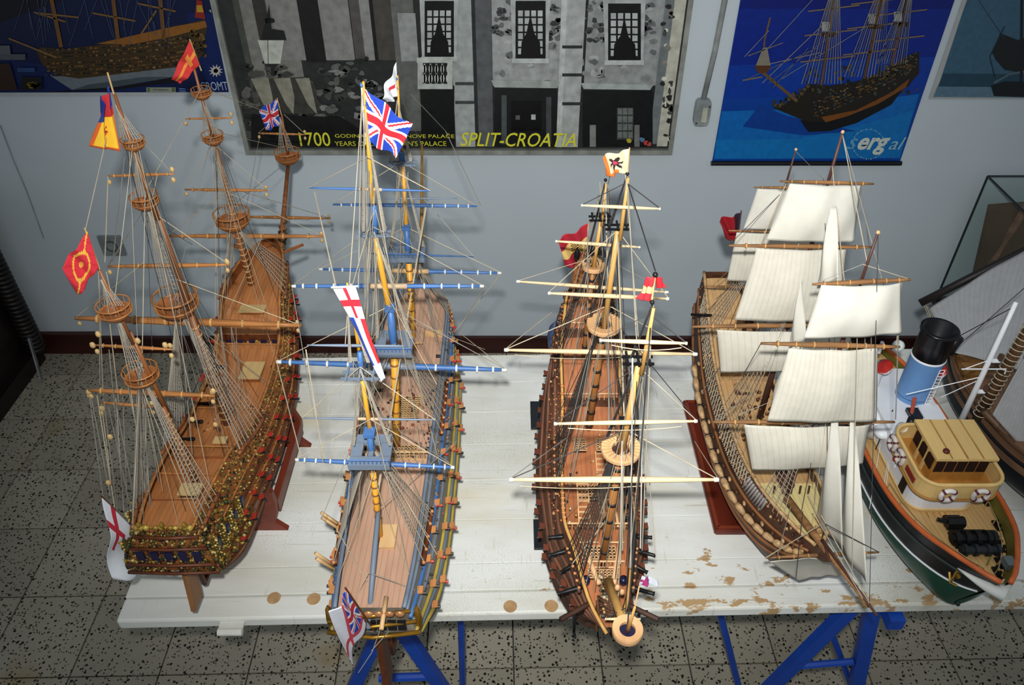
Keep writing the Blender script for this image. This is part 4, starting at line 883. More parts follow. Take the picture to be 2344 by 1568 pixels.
for p0, p1, y, r_, m, sl in (((676, 1052), (1040, 1070), .815, .0042, BLU, BLUg), ((692, 957), (996, 961), .812, .0022, BLUg, SND), ((703, 790), (926, 792), .808, .0022, BLUg, None),
                       ((633, 828), (1160, 847), 1.052, .0062, BLU, BLUg), ((668, 655), (1108, 655), 1.06, .0044, BLU, SND), ((708, 430), (985, 437), 1.055, .0024, BLU, SND),
                       ((730, 616), (1148, 625), 1.338, .0048, BLU, TAN), ((762, 468), (1092, 472), 1.34, .0040, BLU, None), ((880, 455), (1047, 454), 1.338, .0020, BLUg, None), ((842, 580), (1085, 588), 1.62, .0026, BLU, None)):
    yard(s2, at(*p0, y=y), at(*p1, y=y), r_, m, sling=sl, bands=B2 if r_ > .003 else None, mb=WB, tip=WB if r_ > .004 else None)
B().tube([at(866, 1168, y=.80), at(854, 1300, y=.72), at(843, 1440, y=.64)], [.004, .0046, .0034], 8).build('spanker_boom', BLUg, s2, True)
jb = [at(962, 690, y=1.5), at(965, 560, y=1.58), at(966, 330, y=1.74)]
B().tube(jb, [.0065, .005, .0026], 8).build('bowsprit', mat('ochre_brown', (150, 112, 52), .45, 'wood', 60), s2, True)
for nm, pl, u0, u1, n, px in (('mizzen', (851, 1040), .10, .21, 5, None), ('main', (904, 795), .40, .53, 8, None), ('fore', (933, 585), .73, .85, 7, None)):
    for side in (-1, 1):
        c = at(*pl, y=M2[nm])+V((side*.006, 0, .005)); ch = chan(H2, u0, u1, n, side, .95, .010); shroud(s2, c, ch, GR, .0075, .00085)
        for p in ch: B().ball(p, .0032, n=6, m=4).build('deadeye', ORB, s2, True)
for nm, (x0, y0), (x1, y1), w_ in (('mizzen', (851, 1020), (824, 845), 40), ('mizzen', (822, 830), (796, 690), 18), ('main', (903, 775), (856, 530), 36), ('main', (856, 530), (834, 260), 22), ('fore', (932, 565), (920, 372), 34), ('fore', (918, 370), (909, 230), 20)):
    for side in (-1, 1): shroud(s2, at(x1, y1, y=M2[nm]), [at(x0+side*(w_+k*2), y0, y=M2[nm]-.012+.008*k) for k in range(4)], GR, .009, .0008)
RG2 = [((973, 475, 1.32), (862, 1150, .80)), ((845, 600, 1.04), (790, 1220, .72)), ((905, 780, 1.035), (735, 1190, .74)), ((866, 640, 1.035), (1000, 880, .98)), ((851, 1020, .80), (905, 1000, 1.035)), ((822, 830, .80), (895, 700, 1.035)), ((796, 690, .80), (856, 480, 1.035)), ((895, 700, 1.035), (945, 740, 1.32)), ((903, 780, 1.035), (950, 750, 1.36)), ((856, 530, 1.035), (933, 560, 1.32)), ((836, 240, 1.035), (918, 350, 1.32)), ((932, 560, 1.32), (965, 600, 1.56)), ((920, 372, 1.32), (966, 430, 1.68)), ((909, 200, 1.32), (966, 335, 1.74)), ((828, 198, 1.06), (820, 660, .9)), ((830, 210, 1.05), (790, 790, .85)),
       ((676, 1052, .815), (848, 960, .80)), ((1040, 1070, .815), (848, 960, .80)), ((633, 828, 1.052), (893, 700, 1.035)), ((1160, 847, 1.052), (893, 700, 1.035)), ((668, 655, 1.06), (856, 520, 1.035)), ((1108, 655, 1.06), (856, 520, 1.035)), ((730, 616, 1.338), (930, 520, 1.32)), ((1148, 625, 1.338), (930, 520, 1.32)), ((762, 468, 1.34), (919, 370, 1.32)), ((1092, 472, 1.34), (919, 370, 1.32)), ((708, 430, 1.055), (842, 360, 1.035)), ((985, 437, 1.055), (842, 360, 1.035)), ((692, 957, .812), (824, 840, .80)), ((996, 961, .812), (824, 840, .80)),
       ((668, 655, 1.06), (720, 960, .95)), ((700, 800, .808), (740, 1060, .78)), ((720, 440, 1.055), (770, 660, .85)), ((1108, 655, 1.06), (1050, 760, 1.3)), ((1148, 625, 1.338), (1040, 760, 1.38)), ((633, 828, 1.052), (690, 1050, .82)), ((1160, 847, 1.052), (1050, 760, 1.3)), ((1085, 588, 1.62), (966, 450, 1.69)), ((842, 580, 1.62), (966, 450, 1.69)), ((940, 215, 1.33), (1020, 300, 1.56)), ((1020, 300, 1.56), (1100, 470, 1.34)), ((866, 1165, .80), (1045, 1010, 1.0)), ((1110, 800, 1.2), (950, 740, 1.32)), ((903, 980, 1.03), (1030, 1060, .95)), ((840, 1330, .70), (770, 1210, .78)), ((843, 1310, .70), (950, 1350, .70)), ((843, 1310, .70), (800, 1400, .68)), ((990, 1180, .83), (870, 1030, .80)), ((1000, 1270, .78), (880, 1060, .80))]
for p, q in RG2: rope(s2, at(*p[:2], y=p[2]), at(*q[:2], y=q[2]), R.choice([.0006, .0008]), R.choice([ROPE, GROPE, ROPE]))
rope(s2, at(975, 475, y=1.3), at(858, 1160, y=.80), .0014, ROPE)
cloth(s2, 'flag', (at(829, 198, y=1.05), at(832, 318, y=1.05), at(908, 360, y=1.04), at(942, 286, y=1.03)), FLAG, union, .005, .4, nu=64, nv=48)
B().tube([at(836, 330, y=1.05), at(827, 190, y=1.05)], .0011, 6).build('flagstaff', WB, s2)
cloth(s2, 'flag', (at(907, 142, y=1.335), at(911, 218, y=1.335), at(892, 236, y=1.32), at(872, 224, y=1.31)), FLAG, lambda u, v: lin((200, 50, 60)) if (.25 < u < .55 and .45 < v < .62) else lin((214, 218, 224)), .006, 1.5)
def f_pen(u, v):
    if u < .30:
        return lin((200, 40, 56)) if abs(u-.15) < .028 or abs(v-.5) < .07 else lin((230, 230, 236))
    if u > .8: return lin((206, 214, 230))
    return lin((38, 66, 160)) if v < .28 else (lin((196, 44, 52)) if v > .72 else lin((222, 224, 234)))
cloth(s2, 'pennant', (at(763, 662, y=.775), at(814, 657, y=.775), at(882, 872, y=.785), at(874, 870, y=.785)), FLAG, f_pen, .004, .2, nu=60, nv=24, waves=.8)
B().tube([at(758, 658, y=.775), at(820, 655, y=.775)], .0012, 6).build('pennant_stick', WB, s2)
rope(s2, at(788, 657, y=.82), at(800, 712, y=.81), .0008)
def f_en2(u, v):
    if abs(u-.58) < .035 or abs(v-.80) < .05: return lin((204, 70, 84))
    if u < .55 and v < .75: return union(u/.55, v/.75)
    return lin((226, 228, 238))
cloth(s2, 'ensign', (at(793, 1352, y=.60), at(838, 1428, y=.635), at(802, 1520, y=.60), at(760, 1404, y=.57)), FLAG, lambda u, v: f_en2(u, v), .006, 1.2, nu=54, nv=44, waves=1.0)
B().tube([at(858, 1445, y=.65), at(790, 1345, y=.60)], .0013, 6).build('ensign_staff', W1d, s2)
for (p, q) in (((876, 1425), (852, 1492)), ((852, 1492), (820, 1540)), ((890, 1445), (850, 1490))): rope(s2, at(*p, y=.645), at(*q, y=.625), .0008, GROPE)
def stand(label, x, ys, wx, m, ztop, extra=None, th=.014):
    k = thing('ship_stand', label, 'stand', (x, sum(ys)/len(ys), TZ))
    for y in ys:
        b = B(); pr_ = [(x-wx, y, TZ), (x+wx, y, TZ), (x+wx*.8, y, TZ+.012), (x+.018, y, ztop+.004), (x+.008, y, ztop-.002), (x-.008, y, ztop-.002), (x-.018, y, ztop+.004), (x-wx*.8, y, TZ+.012)]
        b.prism(pr_, (0, th, 0)); b.build('end_board', m, k)
    B().box((x, (min(ys)+max(ys))/2+th/2, TZ+.010), (.02, max(ys)-min(ys), .02)).build('stretcher', m, k)
    return k
stand('plain wooden stand hidden under the grey-hulled frigate', -.2135, (.90, 1.28), .045, W1d, .7895)

b = B()
for k in range(110): lumps(b, [V((-.21+R.uniform(-.055, .058), R.uniform(.96, 1.2), H2.p(.5, .85, 1).z+R.uniform(.002, .014)))], .0016, .0042, [(140, 70, 56), (96, 54, 44), (190, 150, 120), (70, 60, 60), (160, 110, 80)])
b.build('deck_fittings', CARV, s2, True)['kind'] = 'stuff'
b = B()
for side in (-1, 1):
    for k in range(240): lumps(b, [H2.p(R.uniform(.06, .95), R.uniform(.72, .98), side, .003)], .0012, .0032, [(120, 112, 100), (84, 88, 96), (150, 138, 116), (170, 150, 110), (70, 64, 60), (176, 120, 80)])
b.build('side_fittings', CARV, s2, True)['kind'] = 'stuff'
# ================================================================== ship 3: brown galleon, bow towards the viewer
BRN = mat('walnut_hull', (112, 76, 56), .5, 'wood', 40, .35); BRNd = mat('dark_walnut', (74, 48, 36), .5, 'wood', 40, .3); RDK = mat('reddish_deck', (186, 116, 74), .5, 'plank', 50, .2); MS3 = mat('honey_mast', (214, 164, 92), .4, 'wood', 60, .15, axis='Z')
YD3 = mat('pale_yard', (232, 204, 160), .45, 'wood', 60, .1, axis='X'); WTP = mat('white_tip', (244, 244, 240), .4); PLT = mat('peach_top', (226, 178, 128), .5, 'wood', 50, .15)
s3 = thing('ship_model', 'brown galleon model with bare pale white-tipped yards, bow overhanging the front of the table', 'model ship', (.15, 1.02, .80))
H3 = Hull([(1.33, .158, .90, 1.165, .055, .75), (1.27, .157, .84, 1.15, .074, .68), (1.19, .155, .815, 1.11, .090, .64), (1.10, .153, .805, 1.06, .099, .56), (1.01, .151, .80, 1.03, .102, .58), (.92, .150, .80, 1.02, .094, .64), (.84, .149, .80, 1.03, .083, .72), (.78, .149, .805, 1.035, .060, .78), (.73, .149, .82, 1.03, .036, .86), (.705, .149, .86, 1.02, .004, 1)], rake=.15, sgn=-1, full=.62, stern=lambda t: -.06*max(0, .5-t)/.5)
H3.shell(s3, BRN, nu=48)
for t in (.30, .42, .54, .66, .78, .90): H3.ribbon(s3, 'wale', BRNd if t < .6 else mat('red_brown', (124, 82, 62), .5, 'wood', 40), 0, .985, t, .0030, .0006)
H3.deck(s3, RDK, .02, .14, .93); H3.deck(s3, RDK, .14, .30, .86); H3.deck(s3, RDK, .30, .50, .80); H3.deck(s3, RDK, .50, .66, .76); H3.deck(s3, RDK, .66, .975, .87)
H3.bulwark(s3, BRNd, 0, .3, .86); H3.bulwark(s3, BRNd, .3, .66, .76); H3.bulwark(s3, BRNd, .66, 1, .86)
for u, ta, tb in ((.14, .80, .94), (.30, .76, .89), (.50, .70, .80), (.66, .72, .89)): H3.bulkhead(s3, BRN, u, ta, tb)
H3.ribbon(s3, 'rail', MS3, .02, .985, 1, .0030, 0)
for u in (.14, .30, .50, .66, .80, .90):
    b = B(); g = .94 if u < .2 else (.88 if u < .4 or u > .6 else .81); a, q = H3.p(u, g, -1, -.014), H3.p(u, g, 1, -.014); h = V((0, 0, .016)); b.tube([a+h, q+h], .0018, 6)
    for k in range(13): p = a.lerp(q, k/12); b.tube([p, p+h], .0012, 5)
    b.build('deck_rail', PLT, s3)
b = B(); b2 = B()
for side in (-1, 1):
    for k in range(200): lumps(b, [H3.p(R.uniform(.02, .66), R.uniform(.80, 1.0), side, .002)], .0014, .0032, [(196, 118, 76), (160, 90, 60), (120, 70, 50), (90, 60, 46), (206, 160, 110)])
for k in range(150): lumps(b, [H3.p(R.uniform(0, .12), R.uniform(.6, 1), R.choice((-1, 1)), .004)], .003, .006, [(150, 90, 50), (96, 66, 44), (180, 120, 66), (60, 54, 60)])
o = b.build('carving', CARV, s3, True); o['kind'] = 'stuff'
for side in (-1, 1):
    for k in range(22): p = H3.p(.30+.36*k/21, 1.0, side, .0); B().ball(p+V((0, 0, .004)), .0042, (1, .8, 1), 6, 4).build('rail_finial', ORB, s3, True)
    B().lathe(H3.p(.05, .62, side, .006)-V((0, 0, .045)), [(.001, 0), (.012, .02), (.016, .05), (.012, .075), (.001, .09)], 10).build('quarter_gallery', mat('blue_gallery', (70, 84, 120), .4, amt=.3), s3, True)
    for t, n in ((.48, 11), (.60, 11)):
        for k in range(n):
            p = H3.p(.16+.7*k/(n-1), t, side, .001); B().box(p+V((side*.004, 0, .005)), (.010, .012, .0022), Matrix.Rotation(-side*.4, 3, 'Y')).build('gunport_lid', mat('brick_red', (124, 68, 50), .5), s3)
            B().tube([p+V((-.004*side, 0, -.003)), p+V((.010*side, 0, -.003))], .0022, 6).build('gun', BLK, s3)
    for k in range(4): cannon(s3, H3.p(.52+k*.04, .80, side, -.026), (side, 0, 0), .026, .0032, BLK, BRNd)
    u0 = .68
    for k, (u, dz, dd) in enumerate(((.70, .0, .026), (.755, -.01, .036), (.80, .004, .028), (.855, -.008, .040))):
        a = H3.p(u, .92, side, .0); cannon(s3, a, (side, -.25 if k % 2 else -.6*(k > 0), -.12), dd, .0042, BLK)
    B().tube([H3.p(.66, .86, side, -.030)+V((0, 0, .01)), H3.p(.86, .93, side, -.026)+V((0, 0, .012))], .0042, 8).build('spare_spar', PLT, s3, True)
    for k, u in enumerate((.735, .815)): B().tube([H3.p(u, .9, side, -.02)+V((0, 0, .012)), H3.p(u, .9, side, -.052)+V((0, 0, .012))], .0016, 6).build('pin_rail', PLT, s3)
    B().lathe(V((.149+side*.030, .735, H3.p(.88, .88, 1).z)), [(.006, 0), (.007, .006), (.006, .014), (.0001, .014)], 10).build('barrel', NAV, s3, True)
    B().tube([H3.p(.9, .92, side), H3.p(.9, .92, side, .045)+V((0, -.03, .006))], .0042, 6).build('cathead', BRNd, s3)
    b = B(); a = H3.p(.9, .92, side, .02)+V((0, -.01, -.03)); b.tube([a+V((0, 0, .03)), a-V((0, 0, .03))], .0026, 6); b.tube([a+V((0, .018, -.018)), a+V((0, 0, -.032)), a+V((0, -.018, -.018))], .0024, 6); b.tube([a+V((-.013, 0, .026)), a+V((.013, 0, .026))], .0022, 5); b.build('anchor', BLK, s3, True)
for (x0, y0, x1, y1) in ((-.028, .97, .028, .93), (-.03, 1.06, -.008, 1.03), (.012, 1.06, .034, 1.03), (-.026, .80, .022, .775), (-.026, .755, .022, .74)):
    u = H3.uy((y0+y1)/2); zd = H3.p(u, .765 if .5 < u < .66 else (.80 if .3 < u <= .5 else .87), 1).z+.003
    grating(s3, (.150+(x0+x1)/2, (y0+y1)/2, zd), abs(x1-x0), abs(y0-y1), PLT, BLK)
b = B(); u = H3.uy(.89); z_ = H3.p(u, .80, 1).z   # ship's boat and spare spars amidships
b.grid(lambda a, c: (.135+(a-.5)*.05*math.sin(math.pi*min(.98, c*.9+.08))**.7, .845+c*.1, z_+.014+.016*(2*a-1)**2-.001), 10, 14); pass
b = B(); 
for k in range(5): b.box((.135, .86+k*.017, z_+.024), (.04-.004*abs(k-2), .003, .002))
pass
for k in range(4): B().tube([(.165+k*.007, .84, z_+.012), (.163+k*.007, .965, z_+.012)], .0026, 6).build('spare_spar', PLT, s3, True)
for k in range(46):
    if k == 0: b = B()
    lumps(b, [V((.152+R.uniform(-.055, .055), R.uniform(.72, 1.12), 1.0+R.uniform(-.012, .012)))], .0018, .004, [(226, 196, 140), (60, 40, 32), (190, 130, 80)])
b.build('deck_fittings', CARV, s3, True)['kind'] = 'stuff'
b = B()
for dx, y0 in ((-.020, .93), (.018, .93), (-.022, .86), (.02, 1.0)):
    z_ = H3.p(H3.uy(y0), .78, 1).z+.004
    for k in range(6): b.box((.150+dx, y0-.03+k*.012, z_+.002*k), (.020, .003, .003))
    for e_ in (-.010, .010): b.bar((.150+dx+e_, y0-.034, z_-.001), (.150+dx+e_, y0+.034, z_+.011), .0022, .003)
b.build('ladders', PLT, s3)['kind'] = 'stuff'
# beakhead
b = B()
for side in (-1, 1):
    for dz in (-.03, -.012, .006, .02): b.tube([H3.p(.95, .88, side)+V((0, 0, dz)), V((.149+side*.016, .690, 1.02+dz*.8)), V((.150, .655, 1.055+dz*.4))], .0026, 5)
b.prism([(.146, .76, .95), (.146, .700, 1.01), (.146, .655, 1.05), (.146, .665, 1.065), (.146, .72, 1.03)], (.006, 0, 0)); b.build('beakhead', BRN, s3, True)
b = B(); lumps(b, [V((.149+R.uniform(-.012, .012), R.uniform(.655, .73), R.uniform(1.01, 1.055))) for k in range(60)], .002, .0048, [(120, 96, 60), (190, 160, 110), (90, 100, 90), (206, 180, 140), (60, 54, 46)]); b.build('head_carving', CARV, s3, True)['kind'] = 'stuff'
for dx, px in ((-.006, 1413), (.008, 1424)): B().ball(at(px, 1345 if dx < 0 else 1355, y=.64), .005, (.8, .8, 1.2), 8, 6).build('head_block', PLT, s3, True)
B().tube([(.158, 1.335, .90), (.156, 1.31, .81), (.152, 1.0, .795), (.149, .83, .803), (.149, .772, .86), (.149, .735, .92)], .0055, 6).build('keel', BRNd, s3, True)
B().prism([(.153, 1.30, 1.0), (.153, 1.34, 1.0), (.153, 1.335, .81), (.153, 1.29, .81)], (.009, 0, 0)).build('rudder', BRNd, s3)
st_ = B(); st_.grid(lambda a, c: (.158+(a-.5)*.10*(1-.45*c), 1.336+.012*c, 1.09+.13*c+.03*math.sin(math.pi*a)*c), 10, 6); st_.build('taffrail', mat('carved_brown', (168, 106, 58), .45, 'plain', 160, .5, bump=.8), s3, True, .006)
for sx in (-1, 0, 1): B().lathe((.158+sx*.026, 1.345, 1.235-.015*abs(sx)), [(.001, 0), (.002, .008), (.006, .012), (.007, .024), (.001, .036)], 8).build('stern_lantern', BLK, s3, True)
# masts
M3 = {'fore': .77, 'main': 1.085, 'mizzen': 1.215}
WOOL = mat('dark_woolding', (44, 32, 28), .6)
for nm, lo, tpx, rpx, cap, tm1, tp_, rr in (('fore', (1392, 1210), (1421, 1030), 46, (1433, 968), (1460, 825), (1493, 692), .0066), ('main', (1352, 950), (1382, 745), 40, (1392, 690), (1413, 520), (1436, 398), .0070), ('mizzen', (1342, 760), (1358, 610), 26, (1364, 575), (1374, 500), (1386, 412), .005)):
    y = M3[nm]; zl = H3.p(H3.uy(y), .86, 1).z-.04
    pmast(s3, 'lower_mast', marks(y, lo, tpx), [rr, rr*.85], mat('woolded_mast', (176, 116, 60), .45, 'wood', 60, .2, axis='Z'), zl)
    a, q = toz(at(*tpx, y=y), at(*lo, y=y), zl), at(*tpx, y=y)
    for k in range(7): p = mpt(a, q, .12+.125*k); B().tube([p, p+V((0, 0, .006))], rr*1.14, 10).build('woolding', WOOL, s3, True)
    c = q.copy(); r_ = rpx*(c.y*CO+(CAMH-c.z)*SI)/F
    o = B().lathe(c, [(r_*.46, -.005), (r_*.97, -.003), (r_, .003), (r_*.98, .006), (r_*.46, .003), (r_*.46, -.005)], 28).build('mast_top', PLT, s3)
    B().box(c-V((0, 0, .004)), (r_*.95, r_*.95, .003)).build('top_floor', BRNd, o)
    b = B()
    for k in range(24): aa = 2*math.pi*k/24; d = V((math.cos(aa), math.sin(aa), 0)); b.bar(c+d*r_*.54+V((0, 0, .0072)), c+d*r_*.98+V((0, 0, .0088)), .0008, .0014)
    b.build('top_battens', TAN, o)
    pmast(s3, 'mast_head', marks(y, tpx, cap), [rr*.9, rr*.8], MS3); B().box(at(*cap, y=y), (.018, .02, .006)).build('mast_cap', BLK, s3)
    pmast(s3, 'topmast', [v+V((0, -.008, 0)) for v in marks(y, tpx, tm1)], [rr*.78, rr*.58], MS3)
    b = B(); cc = at(*tm1, y=y-.006)
    for dy in (-.007, .007): b.box(cc+V((0, dy, 0)), (.040, .003, .003))
    for dx in (-.014, 0, .014): b.box(cc+V((dx, 0, .003)), (.003, .028, .003))
    b.build('crosstrees', BLK, s3)
    pmast(s3, 'topgallant_mast', [v+V((0, -.012, 0)) for v in marks(y, ((tm1[0]*1.2-.2*cap[0]), tm1[1]+.12*(cap[1]-tm1[1])), tp_)], [rr*.55, rr*.3], MS3); B().ball(at(*tp_, y=y-.012), .003, n=8, m=5).build('truck', BLK, s3, True)
for p0, p1, y, r_ in (((1165, 1098), (1645, 1098), .745, .0050), ((1268, 970), (1596, 964), .748, .0034), ((1372, 779), (1573, 786), .75, .0030), ((1154, 801), (1596, 811), 1.062, .0048), ((1254, 671), (1531, 684), 1.065, .0040), ((1330, 470), (1512, 478), 1.066, .0030), ((1182, 644), (1530, 669), 1.20, .0038), ((1271, 552), (1466, 566), 1.20, .0034), ((1385, 1417), (1466, 1417), .615, .0026)):
    yard(s3, at(*p0, y=y), at(*p1, y=y), r_, YD3, tip=WTP, tipr=1.15)
for p0, p1, y in (((1190, 1112), (1470, 1112), .75), ((1178, 812), (1420, 818), 1.066), ((1300, 980), (1560, 976), .752), ((1400, 790), (1560, 796), .754)): rope(s3, at(*p0, y=y), at(*p1, y=y), .0008, ROPE, .006, name='foot_rope')
bw = [at(1392, 1330, y=.70), at(1418, 1400, y=.63), at(1438, 1462, y=.56)]; B().tube(bw, [.0075, .006, .0045], 10).build('bowsprit', MS3, s3, True)
c = at(1436, 1444, y=.568); r_ = 36*(c.y*CO+(CAMH-c.z)*SI)/F
o = B().lathe(c, [(r_*.52, -.005), (r_*.97, -.004), (r_, .003), (r_*.97, .007), (r_*.52, .004), (r_*.52, -.005)], 28).build('sprit_top', PLT, s3); B().box(c-V((0, 0, .003)), (r_*1.0, r_*1.0, .003)).build('top_floor', NAV, o)
B().tube([c+V((0, 0, -.005)), c+V((.004, -.002, .06))], [.003, .0016], 8).build('sprit_topmast', MS3, s3, True)
for nm, pl, u0, u1, n in (('fore', (1423, 1020), .76, .86, 7), ('main', (1384, 732), .42, .56, 9), ('mizzen', (1360, 600), .16, .25, 5)):
    for side in (-1, 1):
        ch = chan(H3, u0, u1, n, side, .95, .006); shroud(s3, at(*pl, y=M3[nm])+V((side*.006, 0, .004)), ch, DROPE, .0085, .00075); H3.ribbon(s3, 'channel', BRNd, u0-.01, u1+.01, .92, .004, .006, (side,), 6)
        for p in ch: B().ball(p, .003, n=6, m=4).build('deadeye', ORB, s3, True)
for nm, (x0, y0), (x1, y1), w_ in (('fore', (1425, 1000), (1458, 830), 32), ('fore', (1462, 820), (1490, 705), 14), ('main', (1385, 725), (1412, 525), 30), ('main', (1414, 515), (1434, 405), 14), ('mizzen', (1360, 600), (1384, 420), 16)):
    for side in (-1, 1): shroud(s3, at(x1, y1, y=M3[nm]), [at(x0+side*(w_+k*2), y0, y=M3[nm]+.010-.007*k) for k in range(4)], DROPE, .010, .00065)
RG3 = [((1493, 694, .77), (1436, 1440, .57)), ((1460, 825, .77), (1432, 1400, .62)), ((1430, 990, .77), (1415, 1370, .66)), ((1436, 400, 1.085), (1460, 830, .77)), ((1413, 520, 1.085), (1430, 990, .77)), ((1392, 690, 1.085), (1395, 1100, .78)), ((1386, 412, 1.215), (1392, 690, 1.085)), ((1493, 694, .77), (1470, 1260, .73)), ((1496, 700, .77), (1440, 1300, .71)), ((1425, 980, .77), (1425, 1260, .72)), ((1432, 400, 1.07), (1500, 1270, .72)), ((1345, 520, 1.2), (1346, 940, 1.05)), ((1437, 420, 1.07), (1500, 620, .8)),
       ((1165, 1098, .745), (1428, 985, .77)), ((1645, 1098, .745), (1436, 985, .77)), ((1268, 970, .748), (1457, 840, .77)), ((1596, 964, .748), (1462, 840, .77)), ((1372, 779, .75), (1484, 720, .77)), ((1573, 786, .75), (1488, 720, .77)), ((1154, 801, 1.062), (1390, 700, 1.085)), ((1596, 811, 1.062), (1394, 700, 1.085)), ((1254, 671, 1.065), (1410, 530, 1.085)), ((1531, 684, 1.065), (1416, 530, 1.085)), ((1330, 470, 1.066), (1430, 420, 1.085)), ((1512, 478, 1.066), (1436, 420, 1.085)), ((1182, 644, 1.20), (1356, 590, 1.215)), ((1530, 669, 1.20), (1364, 580, 1.215)), ((1154, 801, 1.062), (1262, 715, 1.24)), ((1596, 811, 1.062), (1540, 760, 1.24)), ((1645, 1098, .745), (1590, 1010, .95)), ((1165, 1098, .745), (1300, 1000, .95)), ((1596, 964, .748), (1420, 750, 1.07)), ((1268, 970, .748), (1370, 760, 1.07)), ((1385, 1417, .615), (1432, 1392, .63)), ((1466, 1417, .615), (1436, 1392, .63)), ((1310, 1290, .75), (1395, 1180, .77))]
for p, q in RG3: rope(s3, at(*p[:2], y=p[2]), at(*q[:2], y=q[2]), R.choice([.0006, .0008, .001]), R.choice([ROPE, GROPE, ROPE, DROPE]))
for px, y0, y1, y in ((1424, 1010, 1290, .745), (1448, 820, 1300, .74), (1470, 1000, 1255, .75)): rope(s3, at(px, y0, y=y), at(px-4, y1, y=y-.03), .0010, WB)
def f_eag(u, v):
    d = math.hypot((u-.52)*1.25, v-.5)
    if d < .09: return lin((206, 60, 96))
    if d < .34 and math.sin(math.atan2(v-.5, u-.52)*6)*.11+.24 > d: return lin((46, 36, 40))
    if v > .82 and u > .4 or (u > .85): return lin((226, 120, 50))
    return lin((236, 222, 178))
cloth(s3, 'flag', (at(1440, 341, y=1.075), at(1437, 394, y=1.075), at(1390, 404, y=1.065), at(1377, 358, y=1.06)), FLAG, f_eag, .005, .4); B().tube([at(1436, 402, y=1.073), at(1441, 338, y=1.073)], .001, 6).build('flagstaff', PLT, s3)
def f_spa(u, v):
    if abs(u-.45) < .16 and abs(v-.5) < .2 and (int(u*30)+int(v*24)) % 2: return lin((50, 26, 30))
    return lin((170, 32, 50)) if (v < .33 or v > .67) else lin((222, 190, 110))
cloth(s3, 'ensign', (at(1347, 511, y=1.40), at(1350, 598, y=1.40), at(1295, 612, y=1.385), at(1276, 552, y=1.38)), FLAG, f_spa, .008, .4); B().tube([at(1346, 660, y=1.37), at(1347, 505, y=1.40)], .0013, 6).build('ensign_staff', PLT, s3)
cloth(s3, 'flag', (at(1499, 634, y=.765), at(1488, 690, y=.765), at(1458, 684, y=.752), at(1482, 637, y=.75)), FLAG, lambda u, v: lin((206, 48, 58)) if v < .36 or v > .68 else lin((236, 206, 140)), .004, .3)
cloth(s3, 'flag_fold', (at(1500, 632, y=.766), at(1503, 660, y=.77), at(1522, 657, y=.785), at(1514, 636, y=.785)), FLAG, lambda u, v: lin((186, 24, 34)), .003, .8)
B().tube([at(1491, 696, y=.765), at(1500, 628, y=.766)], .0011, 6).build('flagstaff', PLT, s3); B().ball(at(1500, 629, y=.766), .0035, n=8, m=6).build('flagstaff_ball', BLK, s3, True)
cloth(s3, 'jack', (at(1463, 1340, y=.60), at(1470, 1318, y=.605), at(1508, 1328, y=.615), at(1500, 1340, y=.61)), FLAG, lambda u, v: lin((160, 50, 110)) if abs(u-.3) < .12 or abs(v-.5) < .14 and u < .6 else lin((206, 214, 224)), .004, .3)
B().tube([c+V((.004, -.002, .055)), at(1463, 1342, y=.60)], .001, 6).build('jackstaff', PLT, s3)
k3 = stand('black two-board stand under the brown galleon with bare yards', .15, (1.0, 1.34), .04, BLK, .7880)
bpy.data.objects.remove([o for o in k3.children if o.name.startswith('end_board')][1])
for y0, y1 in ((.985, 1.058), (1.332, 1.424)): B().box((.148, (y0+y1)/2, TZ+.004), (.205, y1-y0, .008)).build('foot_pad', mat('slate_black', (38, 44, 50), .5), k3)

# ================================================================== ship 4: carved ship under full sail
DB4 = mat('dark_oak_hull', (92, 58, 40), .5, 'wood', 40, .4); CV4 = mat('carved_tan', (204, 166, 118), .5, 'plain', 120, .3, bump=.5); DK4 = mat('tan_deck', (206, 164, 112), .5, 'plank', 50, .15); YDK = mat('straw_deck', (222, 204, 142), .5, 'plank', 50, .1)
SP4 = mat('brown_spar', (164, 118, 74), .5, 'wood', 80, .4, axis='X'); MS4 = mat('dark_mast', (92, 58, 48), .45, 'wood', 60, .3, axis='Z'); SAIL = mat('sail_canvas', (206, 202, 188), .9, 'sailcloth', 60, .05); PLN = mat('plain_canvas', (206, 204, 193), .9, 'plain', 40, .05)
s4 = thing('ship_model', 'carved oak ship model under full cream canvas sails on a dark board', 'model ship', (.51, 1.2, .79))
H4 = Hull([(1.53, .485, .90, 1.075, .040, .85), (1.46, .490, .83, 1.06, .056, .8), (1.37, .496, .805, 1.02, .070, .76), (1.28, .502, .795, .985, .080, .74), (1.18, .508, .79, .965, .084, .74), (1.08, .514, .79, .96, .084, .76), (.99, .519, .795, .97, .076, .8), (.92, .523, .805, .98, .056, .88), (.87, .526, .83, .985, .028, .95), (.845, .527, .87, .985, .003, 1)], rake=.05, sgn=-1, full=.62, stern=lambda t: -.06*max(0, .5-t)/.5)
H4.shell(s4, DB4, nu=48)
for t in (.32, .44, .72): H4.ribbon(s4, 'wale', mat('mid_oak', (150, 100, 62), .5, 'wood', 40, .25), 0, .985, t, .0032, .0006)
H4.deck(s4, DK4, .02, .16, .93); H4.deck(s4, DK4, .16, .32, .87); H4.deck(s4, DK4, .32, .66, .76); H4.deck(s4, YDK, .66, .975, .86)
H4.bulwark(s4, DB4, 0, .32, .86); H4.bulwark(s4, DB4, .32, .66, .76); H4.bulwark(s4, DB4, .66, 1, .86)
for u, ta, tb in ((.16, .80, .94), (.32, .72, .89), (.66, .70, .875)): H4.bulkhead(s4, CV4, u, ta, tb)
H4.ribbon(s4, 'rail', CV4, .0, .985, 1, .0036, 0)
